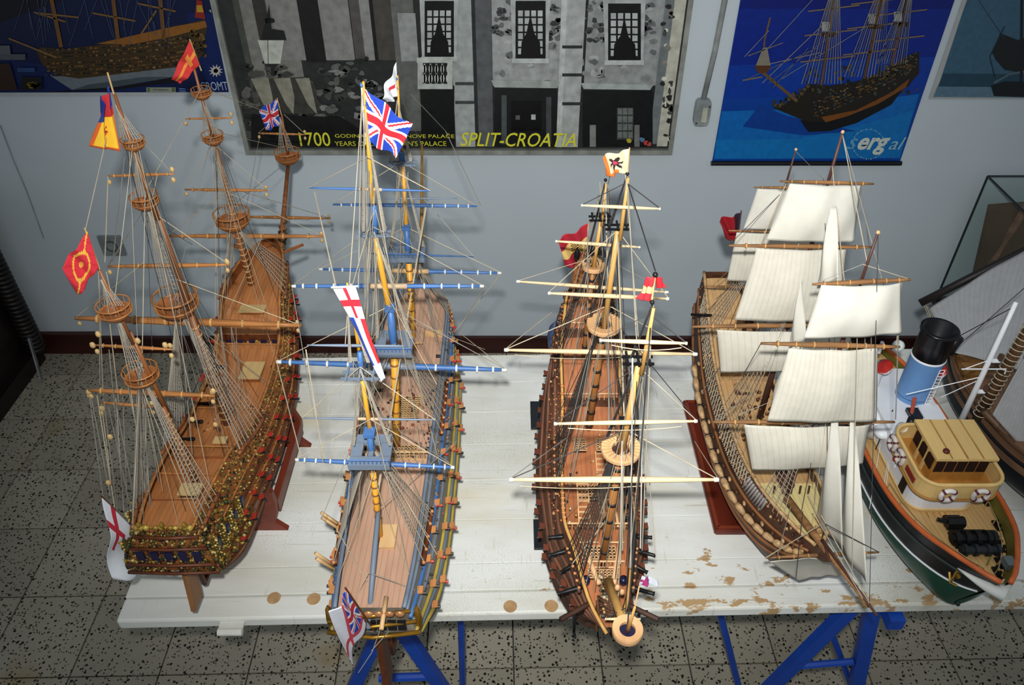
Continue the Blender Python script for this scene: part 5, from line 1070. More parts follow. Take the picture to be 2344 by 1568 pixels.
for side in (-1, 1):
    n = 17
    for k in range(n):    # scalloped mouldings along the widest part of the side
        u0 = .22+.76*k/n; u1 = u0+.76/n; b = B(); N = 6
        b.tube([H4.p(u0+(u1-u0)*i/N, .55+.05*math.sin(math.pi*i/N), side, .003+.006*math.sin(math.pi*i/N)) for i in range(N+1)], [.003, .0052, .0066, .007, .0066, .0052, .003], 8); b.build('scallop', CV4, s4, True)
        B().ball(H4.p((u0+u1)/2, .66, side, .002), .0046, (.7, 1.4, 1), 7, 5).build('roundel', DB4 if k % 2 else CV4, s4, True)
    b = B()
    for k in range(40):
        u0 = .10+.55*k/40
        for (ta, tb) in ((.80, .98), (.98, .80)): b.tube([H4.p(u0, ta, side, .002), H4.p(u0+.022, tb, side, .002)], .0011, 4)
    b.build('lattice', ROPE, s4)
    b = B()
    for k in range(9):
        u0 = .66+.012*k; b.tube([H4.p(u0, .80, side, .004), H4.p(u0+.003, .97, side, .003)], .0028, 6)
    b.build('louvre_slats', mat('grey_slat', (150, 142, 140), .4), s4, True)
    b = B(); lumps(b, [H4.p(R.uniform(.02, .95), R.uniform(.78, .97), side, .002) for k in range(90)], .0016, .0036, [(180, 130, 84), (70, 42, 30), (120, 76, 50), (206, 166, 118)]); b.build('carving', CARV, s4, True)['kind'] = 'stuff'
    for k in range(7): cannon(s4, H4.p(.36+.045*k, .60, side, -.002), (side, 0, 0), .014, .003, BLK)
    for k in range(2): B().box(H4.p(.82+.05*k, .9, side, -.012), (.012, .012, .012)).build('head_locker', CV4, s4)
grating(s4, (.512, 1.15, H4.p(.5, .76, 1).z+.003), .03, .06, CV4, DB4); hutch((.503, 1.27, H4.p(.36, .76, 1).z), .03, .03, .012, DB4, CV4, s4)
b = B()
for k in range(60): lumps(b, [V((.512+R.uniform(-.045, .045), R.uniform(1.06, 1.26), .945+R.uniform(-.006, .02)))], .002, .005, [(92, 56, 40), (60, 44, 40), (180, 130, 80), (130, 84, 54)])
b.build('deck_fittings', CARV, s4, True)['kind'] = 'stuff'
grating(s4, (.520, 1.0, H4.p(.76, .86, 1).z+.003), .026, .05, BRN, BRNd)
for k in range(5): B().tube([(.488+k*.016, .955, .965), (.486+k*.016, .955, .985)], .002, 6).build('timber_head', MS4, s4)
B().tube([(.4855, 1.535, .90), (.487, 1.515, .81), (.51, 1.2, .785), (.522, .93, .80), (.526, .868, .85), (.527, .85, .90)], .0055, 6).build('keel', DB4, s4, True)
B().prism([(.482, 1.51, 1.0), (.482, 1.545, 1.0), (.482, 1.54, .81), (.482, 1.50, .81)], (.008, 0, 0)).build('rudder', DB4, s4)
B().prism([(.524, .86, .92), (.524, .79, .985), (.524, .775, 1.005), (.524, .80, 1.01), (.524, .86, .975)], (.006, 0, 0)).build('beakhead', DB4, s4)
for q in ((1583, 720), (1590, 748)): B().tube([at(q[0]+45, q[1]+2, y=1.40), at(*q, y=1.38)], .0035, 6).build('swivel_gun', BLK, s4)
M4 = {'fore': .962, 'main': 1.192, 'mizzen': 1.39}
for nm, lo, hi, rr in (('fore', (1814, 1095), (2010, 532), .0058), ('main', (1755, 900), (1929, 302), .0066), ('mizzen', (1702, 760), (1822, 342), .0048)):
    y = M4[nm]; a, q = mline(lo, hi, y, H4.p(H4.uy(y), .8, 1).z-.02)
    mast(s4, [([a, mpt(a, q, .45)], [rr, rr*.8]), ([mpt(a, q, .40)+V((0, -.007, 0)), mpt(a, q, .8)+V((0, -.006, 0))], [rr*.75, rr*.55]), ([mpt(a, q, .76), q], [rr*.5, rr*.32])], MS4)
    for f in (.43, .785): b = B(); c = mpt(a, q, f); b.box(c, (.034, .004, .004)); b.box(c+V((0, -.004, .004)), (.006, .026, .004)); b.build('crosstrees', SP4, s4)
    B().ball(q, .0030, n=8, m=6).build('truck', PLT, s4, True)
def sail(quad, m, bulge, y, lean=0, uvw=1, nm='sail'):
    tl, tr, br, bl = [at(*p, y=y-(lean if i > 1 else 0)) for i, p in enumerate(quad)]
    return cloth(s4, nm, (tl, bl, br, tr), m, None, .0016, R.random()*6, 24, 20, 2.3, bulge, (0, -1, .25), .0009, True)
for p0, p1, y, r_ in (((1860, 651), (2084, 640), .945, .0040), ((1742, 786), (2060, 794), .945, .0046), ((1632, 966), (2048, 966), .945, .0046), ((1786, 415), (2000, 421), 1.175, .0036), ((1668, 562), (2000, 566), 1.175, .0044), ((1584, 748), (1980, 742), 1.175, .0050), ((1726, 429), (1880, 430), 1.378, .0030), ((1668, 528), (1880, 533), 1.378, .0032), ((1614, 655), (1800, 660), 1.40, .0034), ((1752, 1277), (2012, 1264), .812, .0036)):
    yard(s4, at(*p0, y=y), at(*p1, y=y), r_, SP4, bands=[.12, .25, .38, .62, .75, .88], mb=TANB)
sail([(1880, 652), (2064, 648), (2062, 762), (1840, 774)], PLN, .022, .938, .022)
sail([(1806, 797), (2008, 797), (2006, 963), (1756, 963)], SAIL, .020, .938, .024)
sail([(1703, 972), (1990, 972), (1975, 1062), (1722, 1076)], SAIL, .020, .938, .012)
sail([(1808, 420), (1971, 424), (1955, 554), (1754, 549)], PLN, .022, 1.168, .022)
sail([(1732, 568), (1936, 570), (1925, 735), (1682, 732)], SAIL, .022, 1.168, .024)
sail([(1641, 755), (1950, 757), (1930, 842), (1650, 852)], SAIL, .018, 1.168, .014)
sail([(1734, 432), (1866, 433), (1850, 524), (1702, 524)], PLN, .016, 1.372, .014)
sail([(1686, 532), (1868, 534), (1850, 648), (1664, 642)], SAIL, .016, 1.372, .012)
sail([(1762, 1286), (1940, 1280), (1922, 1318), (1830, 1330)], SAIL, -.012, .808, -.04)
def stay_sail(pts, ys, nm='stay_sail'):
    a, b_, c = [at(*p, y=y) for p, y in zip(pts, ys)]; return cloth(s4, nm, (a, b_, c, a.lerp(c, .02)), PLN, None, .003, R.random()*6, 20, 16, 1.2, .010, (-1, -.2, 0), .0008, True)
stay_sail([(1914, 936), (1868, 1192), (1930, 1262)], (.93, .90, .80)); stay_sail([(1954, 946), (1922, 1246), (1984, 1336)], (.93, .82, .72))
stay_sail([(1911, 470), (1872, 652), (1922, 642)], (1.11, 1.06, 1.02)); stay_sail([(1838, 640), (1806, 796), (1842, 778)], (1.13, 1.11, 1.08)); stay_sail([(1796, 850), (1760, 946), (1800, 912)], (1.15, 1.08, 1.03))
b0, b1 = at(1800, 1140, y=.92), at(1990, 1387, y=.69); B().tube([b0, b0.lerp(b1, .5), b1], [.0080, .0062, .0036], 10).build('bowsprit', SP4, s4, True)
B().tube([b0.lerp(b1, .45)+V((0, 0, .008)), b1+V((.004, -.02, .004))], [.0034, .002], 8).build('jib_boom', MS4, s4, True)
for nm, (x0, y0), u0, u1 in (('fore', (1890, 870), .74, .84), ('main', (1838, 640), .44, .56), ('mizzen', (1770, 530), .18, .26)):
    for side in (-1, 1): shroud(s4, at(x0, y0, y=M4[nm]), chan(H4, u0, u1, 6, side, .95, .006), GR, .009, .00065)
RG4 = [((2010, 540, .962), (1990, 1385, .69)), ((1965, 640, .962), (1950, 1335, .735)), ((1905, 380, 1.19), (1960, 900, .94)), ((1908, 380, 1.19), (1912, 960, .93)), ((1929, 310, 1.192), (1985, 600, .962)), ((1929, 310, 1.19), (2060, 790, .945)), ((1885, 410, 1.192), (1900, 830, .962)), ((1820, 345, 1.39), (1885, 410, 1.192)), ((1860, 651, .945), (1975, 605, .962)), ((2084, 640, .945), (1975, 605, .962)), ((1800, 420, 1.175), (1740, 560, 1.175)), ((1970, 425, 1.175), (1990, 565, 1.175)), ((2064, 648, .945), (2052, 790, .945)), ((2060, 650, .945), (2050, 960, .93)), ((1980, 660, .94), (1980, 960, .93)), ((1995, 660, .94), (1993, 960, .93)), ((1895, 800, .94), (1893, 1090, .90)), ((1752, 1277, .735), (1880, 1200, .82)), ((2012, 1264, .735), (1890, 1200, .82)), ((1780, 1270, .74), (1810, 1160, .87)), ((1822, 1325, .73), (1838, 1170, .86)), ((1632, 966, .945), (1720, 900, 1.1)), ((1990, 1380, .69), (1880, 1180, .85)), ((1975, 1370, .70), (1860, 1170, .86)), ((1940, 1330, .74), (1850, 1130, .90)), ((1742, 786, .945), (1700, 860, 1.15)), ((1584, 748, 1.175), (1640, 690, 1.36)), ((1840, 780, .93), (1780, 900, 1.1)), ((1606, 900, 1.25), (1700, 760, 1.2)), ((1668, 562, 1.175), (1790, 440, 1.37)), ((1870, 440, 1.16), (1800, 640, 1.18)), ((1690, 950, .95), (1860, 880, .962)), ((1900, 960, .93), (1770, 1000, .95))]
for p, q in RG4: rope(s4, at(*p[:2], y=p[2]), at(*q[:2], y=q[2]), R.choice([.0006, .0008, .001]), R.choice([ROPE, GROPE, DROPE]))
cloth(s4, 'flag', (at(1696, 487, y=1.50), at(1686, 552, y=1.50), at(1664, 548, y=1.485), at(1643, 504, y=1.48)), FLAG, lambda u, v: lin((40, 24, 44)) if u < .3 and v < .6 else lin((150, 18, 30)), .007, .6)
B().tube([at(1678, 640, y=1.47), at(1697, 482, y=1.50)], .0015, 6).build('flagstaff', MS4, s4)
bd_ = thing('base_board', 'dark red-brown moulded board under the ship with cream sails', 'stand', (.525, 1.22, TZ))
B().box((.525, 1.222, TZ+.008), (.20, .402, .016)).build('board', mat('redbrown_board', (104, 40, 26), .35, 'wood', 24, .3), bd_).modifiers.new('bevel', 'BEVEL').width = .004
b = B(); 
for x0, y0, x1, y1 in ((.432, 1.030, .618, 1.030), (.432, 1.414, .618, 1.414), (.432, 1.030, .432, 1.414), (.618, 1.030, .618, 1.414)): b.bar((x0, y0, TZ+.0175), (x1, y1, TZ+.0175), .006, .003)
b.build('edge_moulding', mat('redbrown_light', (132, 58, 38), .35, 'wood', 24, .2), bd_)
for y in (1.10, 1.34): B().prism([(.475, y, TZ+.0162), (.555, y, TZ+.0162), (.535, y, TZ+.036), (.520, y, TZ+.0312), (.50, y, TZ+.0312), (.485, y, TZ+.036)], (0, .012, 0)).build('keel_block', DB4, bd_)

# running rigging: falls from the mast tops and crosstrees down to the rails and decks
def running(parent, Hh, masts, n, mats):
    for (px, py, y, u0, u1) in masts:
        a = at(px, py, y=y)
        for k in range(n):
            u = R.uniform(u0, u1); sd = R.choice((-1, 1)); e = Hh.p(u, R.uniform(.86, 1), sd, R.uniform(-.03, .006))
            rope(parent, a+V((R.uniform(-.012, .012), R.uniform(-.008, .008), R.uniform(-.03, .02))), e, R.choice((.0004, .0005, .0006)), R.choice(mats))
running(s1, H1, ((325, 840, .945, 0, .2), (405, 690, 1.158, .2, .55), (333, 460, 1.158, .15, .6), (533, 500, 1.55, .6, .95), (488, 318, 1.55, .55, .95), (306, 330, 1.158, .1, .5)), 9, [GROPE, ROPE, DROPE])
running(s2, H2, ((848, 1020, .80, .02, .28), (824, 850, .80, .05, .4), (893, 740, 1.035, .3, .62), (856, 540, 1.035, .25, .7), (930, 540, 1.32, .6, .95), (919, 370, 1.32, .6, .95), (842, 400, 1.035, .2, .6)), 11, [GROPE, ROPE, ROPE])
running(s3, H3, ((1428, 1000, .77, .55, .9), (1458, 835, .77, .5, .9), (1386, 720, 1.085, .3, .65), (1413, 525, 1.085, .3, .65), (1360, 600, 1.215, .05, .3), (1386, 420, 1.215, .02, .3)), 10, [GROPE, ROPE, DROPE])
running(s4, H4, ((1890, 860, .962, .6, .95), (1840, 640, 1.192, .3, .6), (1770, 540, 1.39, .05, .3)), 8, [GROPE, ROPE, DROPE])

# ================================================================== tugboat
GRN = mat('green_hull', (20, 72, 56), .3, 'plain', 12, .15, spec=.6); BKH = mat('black_hull', (24, 24, 28), .3, spec=.6); ORG = mat('orange_rail', (206, 104, 52), .4, 'wood', 60, .15); WHT = mat('white_paint', (232, 236, 242), .4, amt=.06); TGD = mat('tug_deck', (216, 176, 116), .5, 'plank', 50, .12); PIN = mat('pale_pine', (222, 188, 122), .45, 'wood', 40, .12); PINd = mat('amber_pine', (190, 132, 60), .45, 'wood', 40, .2)
OLV = mat('olive_inside', (120, 116, 50), .5); BFN = mat('funnel_blue', (104, 150, 206), .4, amt=.08); REDV = mat('vent_red', (204, 44, 36), .4)
s5 = thing('tugboat_model', 'green-hulled tugboat model with blue funnel and pine wheelhouse at the right', 'model ship', (.83, 1.1, TZ))
H5 = Hull([(1.46, .835, .80, .90, .05, .95), (1.38, .834, .775, .895, .085, .97), (1.28, .833, .765, .893, .102, .98), (1.17, .832, .762, .893, .108, .99), (1.06, .831, .762, .897, .110, 1.0), (.97, .831, .762, .905, .106, 1.02), (.89, .830, .765, .918, .088, 1.06), (.83, .829, .768, .930, .058, 1.12), (.80, .829, .772, .938, .030, 1.2), (.785, .829, .78, .942, .005, 1.6)], rake=.07, sgn=-1, full=.6)
H5.shell(s5, GRN, 0, .56, nu=48, name='lower_hull'); H5.shell(s5, BKH, .56, 1, nu=48, nt=6, name='upper_hull')
H5.ribbon(s5, 'waterline_stripe', WHT, 0.02, .985, .56, .0022, .0008); H5.ribbon(s5, 'rubbing_strake', mat('tug_strake', (52, 60, 60), .5), 0.02, .98, .80, .003, .001); H5.ribbon(s5, 'rail', ORG, .02, .992, 1.0, .0050, -.002)
H5.bulwark(s5, OLV, .02, .985, lambda u: .80, inset=.005); H5.deck(s5, TGD, .02, .965, lambda u: .80, inset=.006)
H5.ribbon(s5, 'keel', BKH, 0, 0.99, .02, .004, 0, (1,))
for u in (.55, .64, .73, .82, .89):
    for side in (-1, 1): b = B(); p = H5.p(u, .80, side, -.014); b.tube([p, p+V((0, 0, .014))], .003, 8); b.tube([p+V((0, .012, 0)), p+V((0, .012, .014))], .003, 8); b.box(p+V((0, .006, .002)), (.008, .024, .004)); b.build('bollard', BLK, s5)
for side in (-1, 1):
    p = H5.p(.86, .74, side, .004); b = B(); b.lathe(p, [(.0001, 0), (.006, 0), (.006, .004), (.004, .005)], 10, axis=(side, -.3, 0)); b.build('hawse_pipe', mat('brass', (200, 160, 70), .3, metal=.8), s5)
    b = B(); b.tube([p+V((side*.006, 0, .012)), p+V((side*.006, 0, -.020))], .0022, 6); b.tube([p+V((side*.006, .014, -.010)), p+V((side*.006, 0, -.022)), p+V((side*.006, -.014, -.010))], .0026, 6); b.build('anchor', mat('brass', (200, 160, 70)), s5)
nb = [H5.p(.84, .84, -1, .002), H5.p(.89, .835, -1, .004), H5.p(.94, .83, -1, .006), H5.p(.985, .82, -1, .006), H5.p(1, .82, 0)+V((0, -.014, 0)), H5.p(.985, .82, 1, .006), H5.p(.94, .83, 1, .006), H5.p(.89, .835, 1, .004), H5.p(.84, .84, 1, .002)]
B().tube(nb, [.0012, .004, .007, .010, .0115, .010, .007, .004, .0012], 10).build('bow_fender', mat('white_rope', (226, 230, 226), .85, amt=.1, bump=.5), s5, True)
# windlass
zd = H5.p(.84, .80, 1).z; wl = B(); wl.tube([(.792, .862, zd+.016), (.874, .862, zd+.016)], .009, 12)
for x in (.800, .818, .838, .858, .868): wl.tube([(x-.004, .862, zd+.016), (x+.004, .862, zd+.016)], .0145, 14)
wl.box((.834, .868, zd+.005), (.066, .036, .010)); wl.build('windlass', BLK, s5); WLk = B(); WLk.tube([(.80, .90, zd+.014), (.832, .90, zd+.014)], .011, 12); WLk.box((.818, .905, zd+.006), (.03, .026, .012)); WLk.tube([(.785, .905, zd+.016), (.80, .90, zd+.014)], .004, 8); WLk.build('winch_motor', BLK, s5)
wz = B(); wz.tube([(.800, .838, zd+.013), (.872, .838, zd+.013)], .008, 12)
for x in (.806, .826, .848, .866): wz.tube([(x-.003, .838, zd+.013), (x+.003, .838, zd+.013)], .0115, 14)
wz.build('chain_drum', mat('gunmetal', (52, 58, 62), .35, metal=.5), s5)
B().box((.862, .80, H5.p(.95, .86, 1).z+.012), (.016, .020, .014)).build('stem_bitt', mat('grey_paint', (100, 112, 116), .5), s5); B().tube([(.838, .812, zd+.005), (.878, .86, zd+.012)], .0016, 6).build('tow_bar', OLV, s5)
# deckhouse: rounded slab built from an outline
def rrect(cx, cy, hx_, y0, y1, r, z, n=6):
    pts = []
    for (sx, yy, a0) in ((1, y0, -90), (1, y1, 0), (-1, y1, 90), (-1, y0, 180)):
        ox = cx+sx*(hx_-r); oy = yy+(r if yy == y0 else -r)
        for k in range(n+1): a = math.radians(a0+90*k/n); pts.append(V((ox+r*math.cos(a), oy+r*math.sin(a), z)))
    return pts
zb = H5.p(.6, .80, 1).z
B().prism(rrect(.826, 0, .064, .955, 1.30, .030, zb), (0, 0, .068)).build('deckhouse', WHT, s5)
b = B(); b.tube(rrect(.826, 0, .0645, .9545, 1.30, .030, zb+.004), .0026, 6, closed=True); b.build('deckhouse_skirting', PIN, s5)
for sx in (-1, 1): B().box((.826+sx*.0645, 1.0, zb+.03), (.003, .020, .044)).build('deckhouse_door', BLK, s5); B().box((.826+sx*.0645, 1.07, zb+.034), (.003, .05, .02)).build('life_rail', WHT, s5); B().ball((.826+sx*.069, 1.045, zb+.050), .007, n=8, m=6).build('side_lamp', REDV, s5, True)
zf = zb+.068; ol = rrect(.824, 0, .079, .925, 1.085, .034, zf)
B().prism(ol, (0, 0, .004)).build('bridge_floor', PINd, s5)
b = B(); n = len(ol); inn = rrect(.824, 0, .076, .928, 1.082, .031, zf)
for (A_, o_) in ((ol, 1), (inn, -1)):
    up_ = [p+V((0, 0, .040)) for p in A_]; b._add(A_+up_, [(i, (i+1) % n, n+(i+1) % n, n+i) for i in range(n)])
b.build('bridge_bulwark', PIN, s5)
b = B(); b.tube([p+V((0, 0, .0405)) for p in rrect(.824, 0, .0775, .9265, 1.0835, .0325, zf)], .0036, 8, closed=True); b.build('bridge_rail', PIN, s5)
b = B(); b.tube([p+V((0, 0, .001)) for p in rrect(.824, 0, .0795, .9245, 1.0855, .0345, zf)], .0022, 6, closed=True); b.build('bridge_moulding', PINd, s5)
cz = zf+.004
B().box((.830, 1.012, cz+.032), (.102, .086, .064)).build('wheelhouse', PINd, s5)
for x in (.790, .810, .830, .850, .870): B().box((x, .9685, cz+.040), (.017, .003, .026)).build('wheelhouse_window', mat('dark_window', (46, 34, 34), .15), s5)
for y in (.985, 1.012, 1.039):
    for sx in (-1, 1): B().box((.830+sx*.0520, y, cz+.040), (.003, .022, .026)).build('wheelhouse_window', mat('dark_window', (46, 34, 34), .15), s5)
for y in (.9985, 1.0255):
    B().box((.778, y, cz+.032), (.003, .007, .06)).build('wheelhouse_post', PIN, s5)
rz = cz+.064
for k in range(4):
    x0 = .772+.116*k/4; B().box((x0+.0145, 1.012, rz+.003-(.0006 if k % 2 else 0)), (.0284, .104, .006)).build('roof_board', PIN, s5)
for k in range(1, 4): B().box((.772+.116*k/4, 1.012, rz+.0045), (.003, .102, .004)).build('roof_batten', mat('roof_batten', (178, 136, 76), .5), s5)
o = B().lathe((.796, .978, rz+.006), [(.0001, 0), (.006, 0), (.006, .004), (.004, .006), (.0001, .006)], 12).build('searchlight', mat('dark_copper', (110, 52, 44), .35, metal=.4), s5, True)
def ringbuoy(parent, c, ax, r=.013):
    o = B().ring(c, r, r*.36, 18, 8, ax).build('life_ring', mat('ring_white', (236, 228, 224), .5), parent, True)
    q = V((0, 0, 1)).rotation_difference(V(ax)); b = B()
    for k in range(4):
        a = math.pi/4+k*math.pi/2; p = V(c)+q@V((r*math.cos(a), r*math.sin(a), 0)); t = q@V((-math.sin(a), math.cos(a), 0)); b.tube([p-t*.0022, p+t*.0022], r*.40, 8)
    b.build('ring_band', mat('ring_band', (96, 44, 60), .5), o); return o
for x in (.793, .853): ringbuoy(s5, (x, .919, zf+.020), (0, -1, 0))
for y in (1.015, 1.052): ringbuoy(s5, (.7415, y, zf+.020), (-1, 0, 0))
B().box((.7445, .972, zf+.020), (.003, .036, .012)).build('port_board', mat('dull_red', (150, 52, 40), .5), s5); B().box((.9035, .972, zf+.020), (.003, .036, .012)).build('starboard_board', mat('dull_green', (50, 110, 70), .5), s5)
# funnel, ventilators, mast
SH = V((.012, .024, .004)); f0, f1 = at(2073, 935, y=1.235)-SH, at(2153, 752, y=1.235)-SH; ax = (f1-f0).normalized(); FL = (f1-f0).length; r_ = .0330
f = B().lathe(f0-ax*.03, [(r_, 0), (r_, FL*.68+.03)], 28, axis=ax).build('funnel', BFN, s5, True)
B().lathe(f0, [(r_*1.04, FL*.67), (r_*1.04, FL*.69), (r_, FL*.69)], 28, axis=ax).build('funnel_band', WHT, s5, True)
B().lathe(f0, [(r_*1.01, FL*.69), (r_*1.01, FL*.97), (r_*1.12, FL*.97), (r_*1.12, FL), (r_*.9, FL), (r_*.9, FL*.8), (.0001, FL*.8)], 28, axis=ax).build('funnel_top', mat('funnel_black', (16, 16, 20), .3), s5, True)
for z_ in (.22, ): B().lathe(f0, [(r_*1.012, FL*z_), (r_*1.012, FL*z_+.0014)], 28, axis=ax).build('funnel_seam', mat('seam_blue', (60, 84, 120), .5), s5)
b = B()
for s_ in (-.005, .005): b.tube([f0+V((.020+s_, -.031, 0)), f0+ax*FL*.62+V((.020+s_, -.031, 0))], .0011, 5)
for k in range(17): p = f0+ax*FL*.62*k/16+V((.020, -.031, 0)); b.tube([p-V((.005, 0, 0)), p+V((.005, 0, 0))], .0009, 4)
b.build('funnel_ladder', WHT, s5)
B().tube([f0+ax*FL*.72+V((.036, 0, 0)), f0+ax*FL*.9+V((.044, 0, 0))], .011, 10).build('steam_whistle', BLK, s5, True)
def cowl(x, y, z, h, r, name='ventilator'):
    o = B().tube([(x, y, z), (x, y, z+h*.7), (x, y-.004, z+h*.9), (x, y-.014, z+h)], [r*.6, r*.6, r*.75, r], 12, caps=False).build(name, WHT, s5, True)
    B().lathe((x, y-.0145, z+h), [(.0001, -.004), (r*.92, 0), (r*1.05, .001)], 14, axis=(0, -.95, .3)).build('cowl_mouth', REDV, o, True)
cowl(.778, 1.245, zf-.02, .085, .017); cowl(.892, 1.235, zf-.02, .080, .015)
B().tube([(.762, 1.165, zb), (.762, 1.165, zb+.05)], .019, 14).build('boiler_casing', WHT, s5, True); B().ball((.762, 1.165, zb+.05), .019, (1, 1, .5), 14, 8).build('casing_dome', WHT, s5, True); B().ball((.758, 1.125, zb+.045), .015, (1, 1.3, .8), 12, 8).build('covered_boat', WHT, s5, True)
B().box((.868, 1.155, zb+.062), (.044, .05, .02)).build('skylight', WHT, s5); B().box((.828, 1.15, zb+.065), (.024, .03, .024)).build('engine_hatch', BKH, s5); B().tube([(.806, 1.118, zf+.004), (.806, 1.118, zf+.022)], .0085, 12).build('compass_post', BLK, s5, True)
B().tube([(.815, 1.135, zf), (.845, 1.20, zf+.03)], .004, 8).build('derrick', mat('derrick_red', (190, 84, 60), .5), s5)
for x, y in ((.768, 1.09), (.812, 1.095)): B().tube([(x, y, zf), (x, y, zf+.026), (x, y-.008, zf+.034)], [.0075, .0075, .011], 12, caps=False).build('ventilator', WHT, s5, True)
B().tube([(.772, 1.26, zf+.08), (.770, 1.258, zf+.11)], .004, 8).build('pipe', WHT, s5); B().ball(at(2052, 812, y=1.23), .0125, n=12, m=8).build('signal_ball', mat('pale_ball', (214, 226, 224), .4), s5, True)
m0, m1 = mline((2190, 985), (2326, 692), 1.13, zf); m0 = m0-SH; m1 = m1-SH; B().tube([m0, mpt(m0, m1, .5), m1], [.0062, .0052, .0038], 10).build('mast', WHT, s5, True)
c = mpt(m0, m1, .52); B().tube([c-V((.045, 0, 0)), c+V((.040, 0, 0)), c+V((.042, 0, -.012))], .0014, 6).build('mast_yard', WHT, s5); B().tube([c-V((.043, 0, .002)), c+V((-.002, 0, .022))], .0010, 5).build('yard_lift', WHT, s5)
for f_ in (.08, .36, .60):
    p = mpt(m0, m1, f_)+V((.016, -.004, 0)); o = B().tube([p, p+V((0, 0, .012))], .0052, 10).build('mast_lamp', mat('lamp_bronze', (110, 84, 70), .3, metal=.5), s5); B().tube([p-V((.012, 0, .002)), p+V((0, 0, -.002))], .0045, 8).build('lamp_bracket', WHT, s5)
for q, e in ((.46, (2070, 925, 1.12)), (.44, (2150, 932, 1.13)), (.97, (2150, 812, 1.25))): rope(s5, mpt(m0, m1, q), at(*e[:2], y=e[2]), .0010, WHT if q < .9 else DROPE)
rope(s5, (.79, 1.165, zb+.07), (.745, 1.10, zb+.02), .0012, DROPE)
for e0, e1 in (((2028, 1080, 1.05), (2003, 1220, .98)), ((2030, 1085, 1.05), (2012, 1230, .97)), ((2010, 1040, 1.08), (1985, 1190, 1.0))): rope(s5, at(*e0[:2], y=e0[2]), at(*e1[:2], y=e1[2]), .0006, WHT)
for sx in (-1, 1):
    b = B(); pts = [H5.p(.5+.38*k/6, .80, sx, -.022)+V((0, 0, .022)) for k in range(7)]; b.tube(pts, .0010, 5)
    for p in pts: b.tube([p, p-V((0, 0, .022))], .0010, 5)
    b.build('guard_rail', mat('rail_straw', (180, 160, 110), .5), s5)
for k in range(4): B().box((.795+.012*k, .935, zb+.001), (.002, .03, .0022)).build('deck_batten', PINd, s5)
s5.location = s5.location+SH
k5 = thing('keel_blocks', 'two low wooden chocks hidden under the green tugboat', 'stand', (.83, 1.1, TZ))
for y in (.95, 1.25): B().box((.831, y, TZ+.004), (.05, .02, .008)).build('chock', W1d, k5)

# ================================================================== sailing barge behind the tug
s6 = thing('ship_model', 'brown sailing barge model with big grey lug sails behind the tugboat', 'model ship', (1.11, 1.4, TZ))
HB = mat('barge_planks', (140, 104, 78), .55, 'wood', 30, .35); GSL = mat('grey_sail', (176, 178, 180), .9, 'sailcloth', 60, .06); BSP = mat('barge_spar', (112, 78, 50), .5, 'wood', 60, .4)
H6 = Hull([(1.54, 1.165, .80, .90, .07, .95), (1.46, 1.165, .775, .895, .10, .98), (1.38, 1.165, .768, .89, .118, .99), (1.30, 1.165, .766, .89, .122, 1.0), (1.21, 1.165, .766, .895, .122, 1.0), (1.13, 1.165, .77, .905, .112, 1.02), (1.06, 1.165, .78, .918, .088, 1.05), (1.01, 1.165, .80, .93, .05, 1.1), (.99, 1.165, .83, .935, .005, 1.3)], rake=.04, sgn=-1, full=.55)
H6.shell(s6, BKH, 0, .62, nu=40, name='lower_hull'); H6.shell(s6, HB, .62, 1, nu=40, nt=5, name='upper_hull'); H6.deck(s6, HB, .01, .97, .86); H6.bulwark(s6, HB, 0, 1, .86); H6.ribbon(s6, 'rail', BSP, 0, .99, 1, .0045, 0); H6.ribbon(s6, 'wale', BKH, 0, .99, .80, .0045, .001)
for y in (1.42, 1.46, 1.38): B().box((1.08+.3*(y-1.38), y, .895), (.05, .03, .03)).build('deck_crate', mat('crate_tan', (170, 124, 70), .5, 'plain', 50, .4), s6)
ms0 = V((1.165, 1.25, .86)); ms1 = V((1.168, 1.30, 1.75)); B().tube([ms0, ms1], [.010, .006], 10).build('mast', BSP, s6, True)
y6 = 1.29
gf0, gf1 = at(2236, 958, y=1.22), at(2420, 640, y=1.22); B().tube([gf0, gf0.lerp(gf1, .5), gf1], [.009, .011, .007], 10).build('sprit', BSP, s6, True)
b = B()
for k in range(24): p = gf0.lerp(gf1, .04+.036*k); b.ring(p, .0125, .0013, 10, 4, (gf1-gf0).normalized())
b.build('lacing', ROPE, s6)
bm0, bm1 = at(2252, 940, y=1.2), at(2420, 1125, y=1.12); B().tube([bm0, bm1], [.008, .006], 10).build('boom', BSP, s6, True)
def gsail(q, ys, m=GSL, bl=.02): 
    a = [at(*p, y=y) for p, y in zip(q, ys)]; return cloth(s6, 'sail', a, m, None, .003, R.random()*6, 30, 24, 2.0, bl, (0, -1, .3), .0012, True)
gsail([(2268, 955), (2360, 790), (2480, 800), (2430, 1110)], (1.20, 1.215, 1.2, 1.11), bl=-.012)
gsail([(2126, 706), (2186, 808), (2330, 846), (2440, 520)], (1.60, 1.42, 1.30, 1.60), bl=-.02)
d0, d1 = at(2106, 694, y=1.62), at(2450, 520, y=1.62); B().tube([d0, d0.lerp(d1, .4), d1], [.010, .010, .008], 8).build('upper_yard', mat('black_spar', (34, 28, 26), .5), s6, True)
for e0, e1 in (((2120, 700, 1.62), (2160, 800, 1.55)), ((2116, 700, 1.62), (2150, 790, 1.6)), ((2124, 702, 1.62), (2172, 800, 1.5)), ((2344, 660, 1.3), (2150, 830, 1.3))): rope(s6, at(*e0[:2], y=e0[2]), at(*e1[:2], y=e1[2]), .0012, DROPE if e0[0] > 2200 else ROPE)
k6 = thing('keel_blocks', 'two low wooden chocks under the brown sailing barge', 'stand', (1.115, 1.4, TZ))
for y in (1.2, 1.42): B().box((1.165, y, TZ+.006), (.06, .02, .012)).build('chock', W1d, k6)

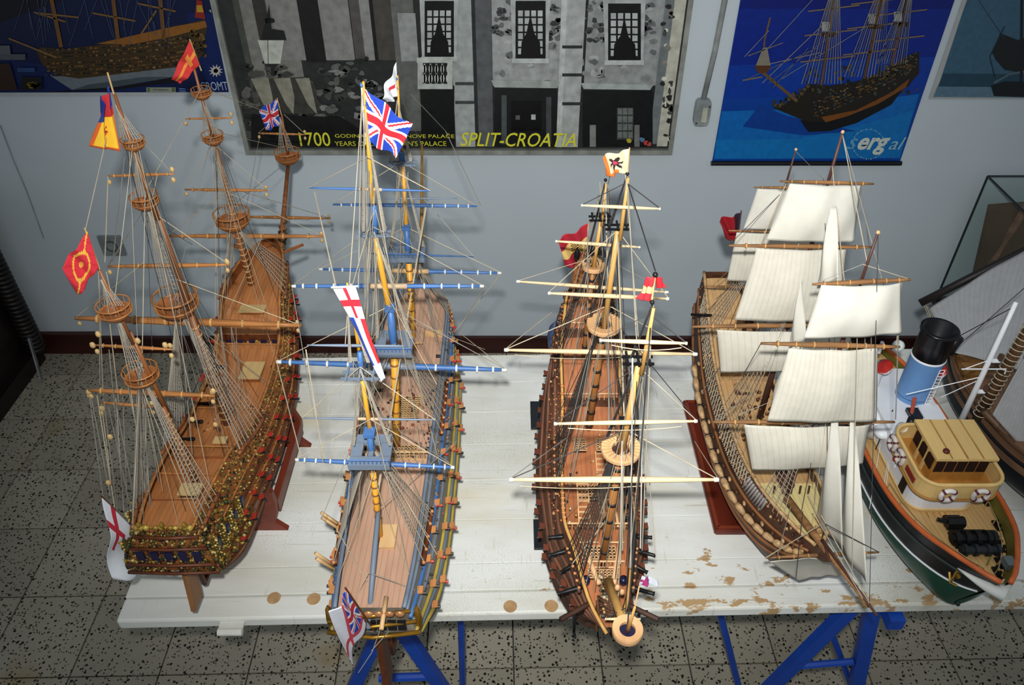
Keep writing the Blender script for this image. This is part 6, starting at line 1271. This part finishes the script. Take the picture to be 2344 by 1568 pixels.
# ================================================================== glass case by the wall
gc = thing('display_case', 'glass display case on a dark stand against the wall at the right', 'display case', (1.95, 2.25, 0))
gx0, gx1, gy0, gy1, gz0, gz1 = 1.665, 2.45, 1.98, 2.49, .31, .832
B().box(((gx0+gx1)/2, (gy0+gy1)/2, (gz0-.02)/2), (gx1-gx0-.04, gy1-gy0-.03, gz0-.02)).build('stand', DK, gc); B().box(((gx0+gx1)/2, (gy0+gy1)/2, gz0-.010), (gx1-gx0+.03, gy1-gy0+.02, .020)).build('base_board', DK, gc)
gm = bpy.data.materials.new('case_glass'); gm.use_nodes = True; N = gm.node_tree.nodes; L = gm.node_tree.links; N.remove(N['Principled BSDF'])
tr = N.new('ShaderNodeBsdfTransparent'); tr.inputs[0].default_value = (.955, .975, .968, 1); gl = N.new('ShaderNodeBsdfGlossy'); gl.inputs['Roughness'].default_value = .03; lw = N.new('ShaderNodeLayerWeight'); fr_ = N.new('ShaderNodeMath'); fr_.operation = 'POWER'; fr_.inputs[1].default_value = 5; L.new(lw.outputs['Facing'], fr_.inputs[0]); mx = N.new('ShaderNodeMixShader')
L.new(fr_.outputs[0], mx.inputs[0]); L.new(tr.outputs[0], mx.inputs[1]); L.new(gl.outputs[0], mx.inputs[2]); L.new(mx.outputs[0], N['Material Output'].inputs[0])
zc_, xc_, yc_ = (gz0+gz1)/2, (gx0+gx1)/2, (gy0+gy1)/2
for c, d in (((gx0, yc_, zc_), (.005, gy1-gy0, gz1-gz0)), ((xc_, gy0, zc_), (gx1-gx0, .005, gz1-gz0)), ((gx1, yc_, zc_), (.005, gy1-gy0, gz1-gz0)), ((xc_, yc_, gz1), (gx1-gx0, gy1-gy0, .005)), ((xc_, gy1, zc_), (gx1-gx0, .005, gz1-gz0))): B().box(c, d).build('pane', gm, gc)
EDG = mat('case_edge', (20, 34, 36), .3)
for p, q in (((gx0, gy0, gz1), (gx1, gy0, gz1)), ((gx0, gy1, gz1), (gx1, gy1, gz1)), ((gx0, gy0, gz1), (gx0, gy1, gz1)), ((gx0, gy0, gz0), (gx0, gy0, gz1)), ((gx0, gy1, gz0), (gx0, gy1, gz1)), ((gx1, gy0, gz0), (gx1, gy0, gz1))): B().tube([p, q], .004, 6).build('edge_seal', EDG, gc)
jm = thing('boat_model', 'dim brown boat model with a dark tan sail inside the glass case', 'model ship', (1.95, 2.28, gz0))
JB = mat('junk_sail', (84, 64, 38), .7, 'plain', 8, .2); HJ = Hull([(2.44, 2.02, .36, .46, .05, .95), (2.36, 2.02, .325, .43, .08, 1), (2.24, 2.02, .315, .42, .09, 1), (2.12, 2.02, .325, .43, .07, 1), (2.04, 2.02, .36, .45, .004, 1)], rake=.03, sgn=-1)
HJ.shell(jm, mat('boat_brown', (80, 58, 36), .5), nu=20, nt=8); HJ.deck(jm, mat('boat_deck', (110, 84, 52), .5), .02, .97, .85)
B().tube([(2.02, 2.24, .40), (2.02, 2.24, .80)], .007, 8).build('mast', HB, jm); B().tube([(1.745, 2.42, .335), (1.80, 2.42, .78)], .014, 8).build('side_spar', HB, jm)
q_ = [at(*p, y=y) for p, y in (((2262, 468), 2.46), ((2420, 455), 2.44), ((2420, 690), 2.30), ((2215, 672), 2.44))]
B().grid(lambda u, v: q_[0].lerp(q_[1], u).lerp(q_[3].lerp(q_[2], u), v)+V((0, -.03*math.sin(math.pi*u)*math.sin(math.pi*v), 0)), 14, 12).build('sail', JB, jm, True, .003)
B().box((1.97, 2.26, gz0+.004), (.56, .06, .008)).build('cradle', DK, jm)
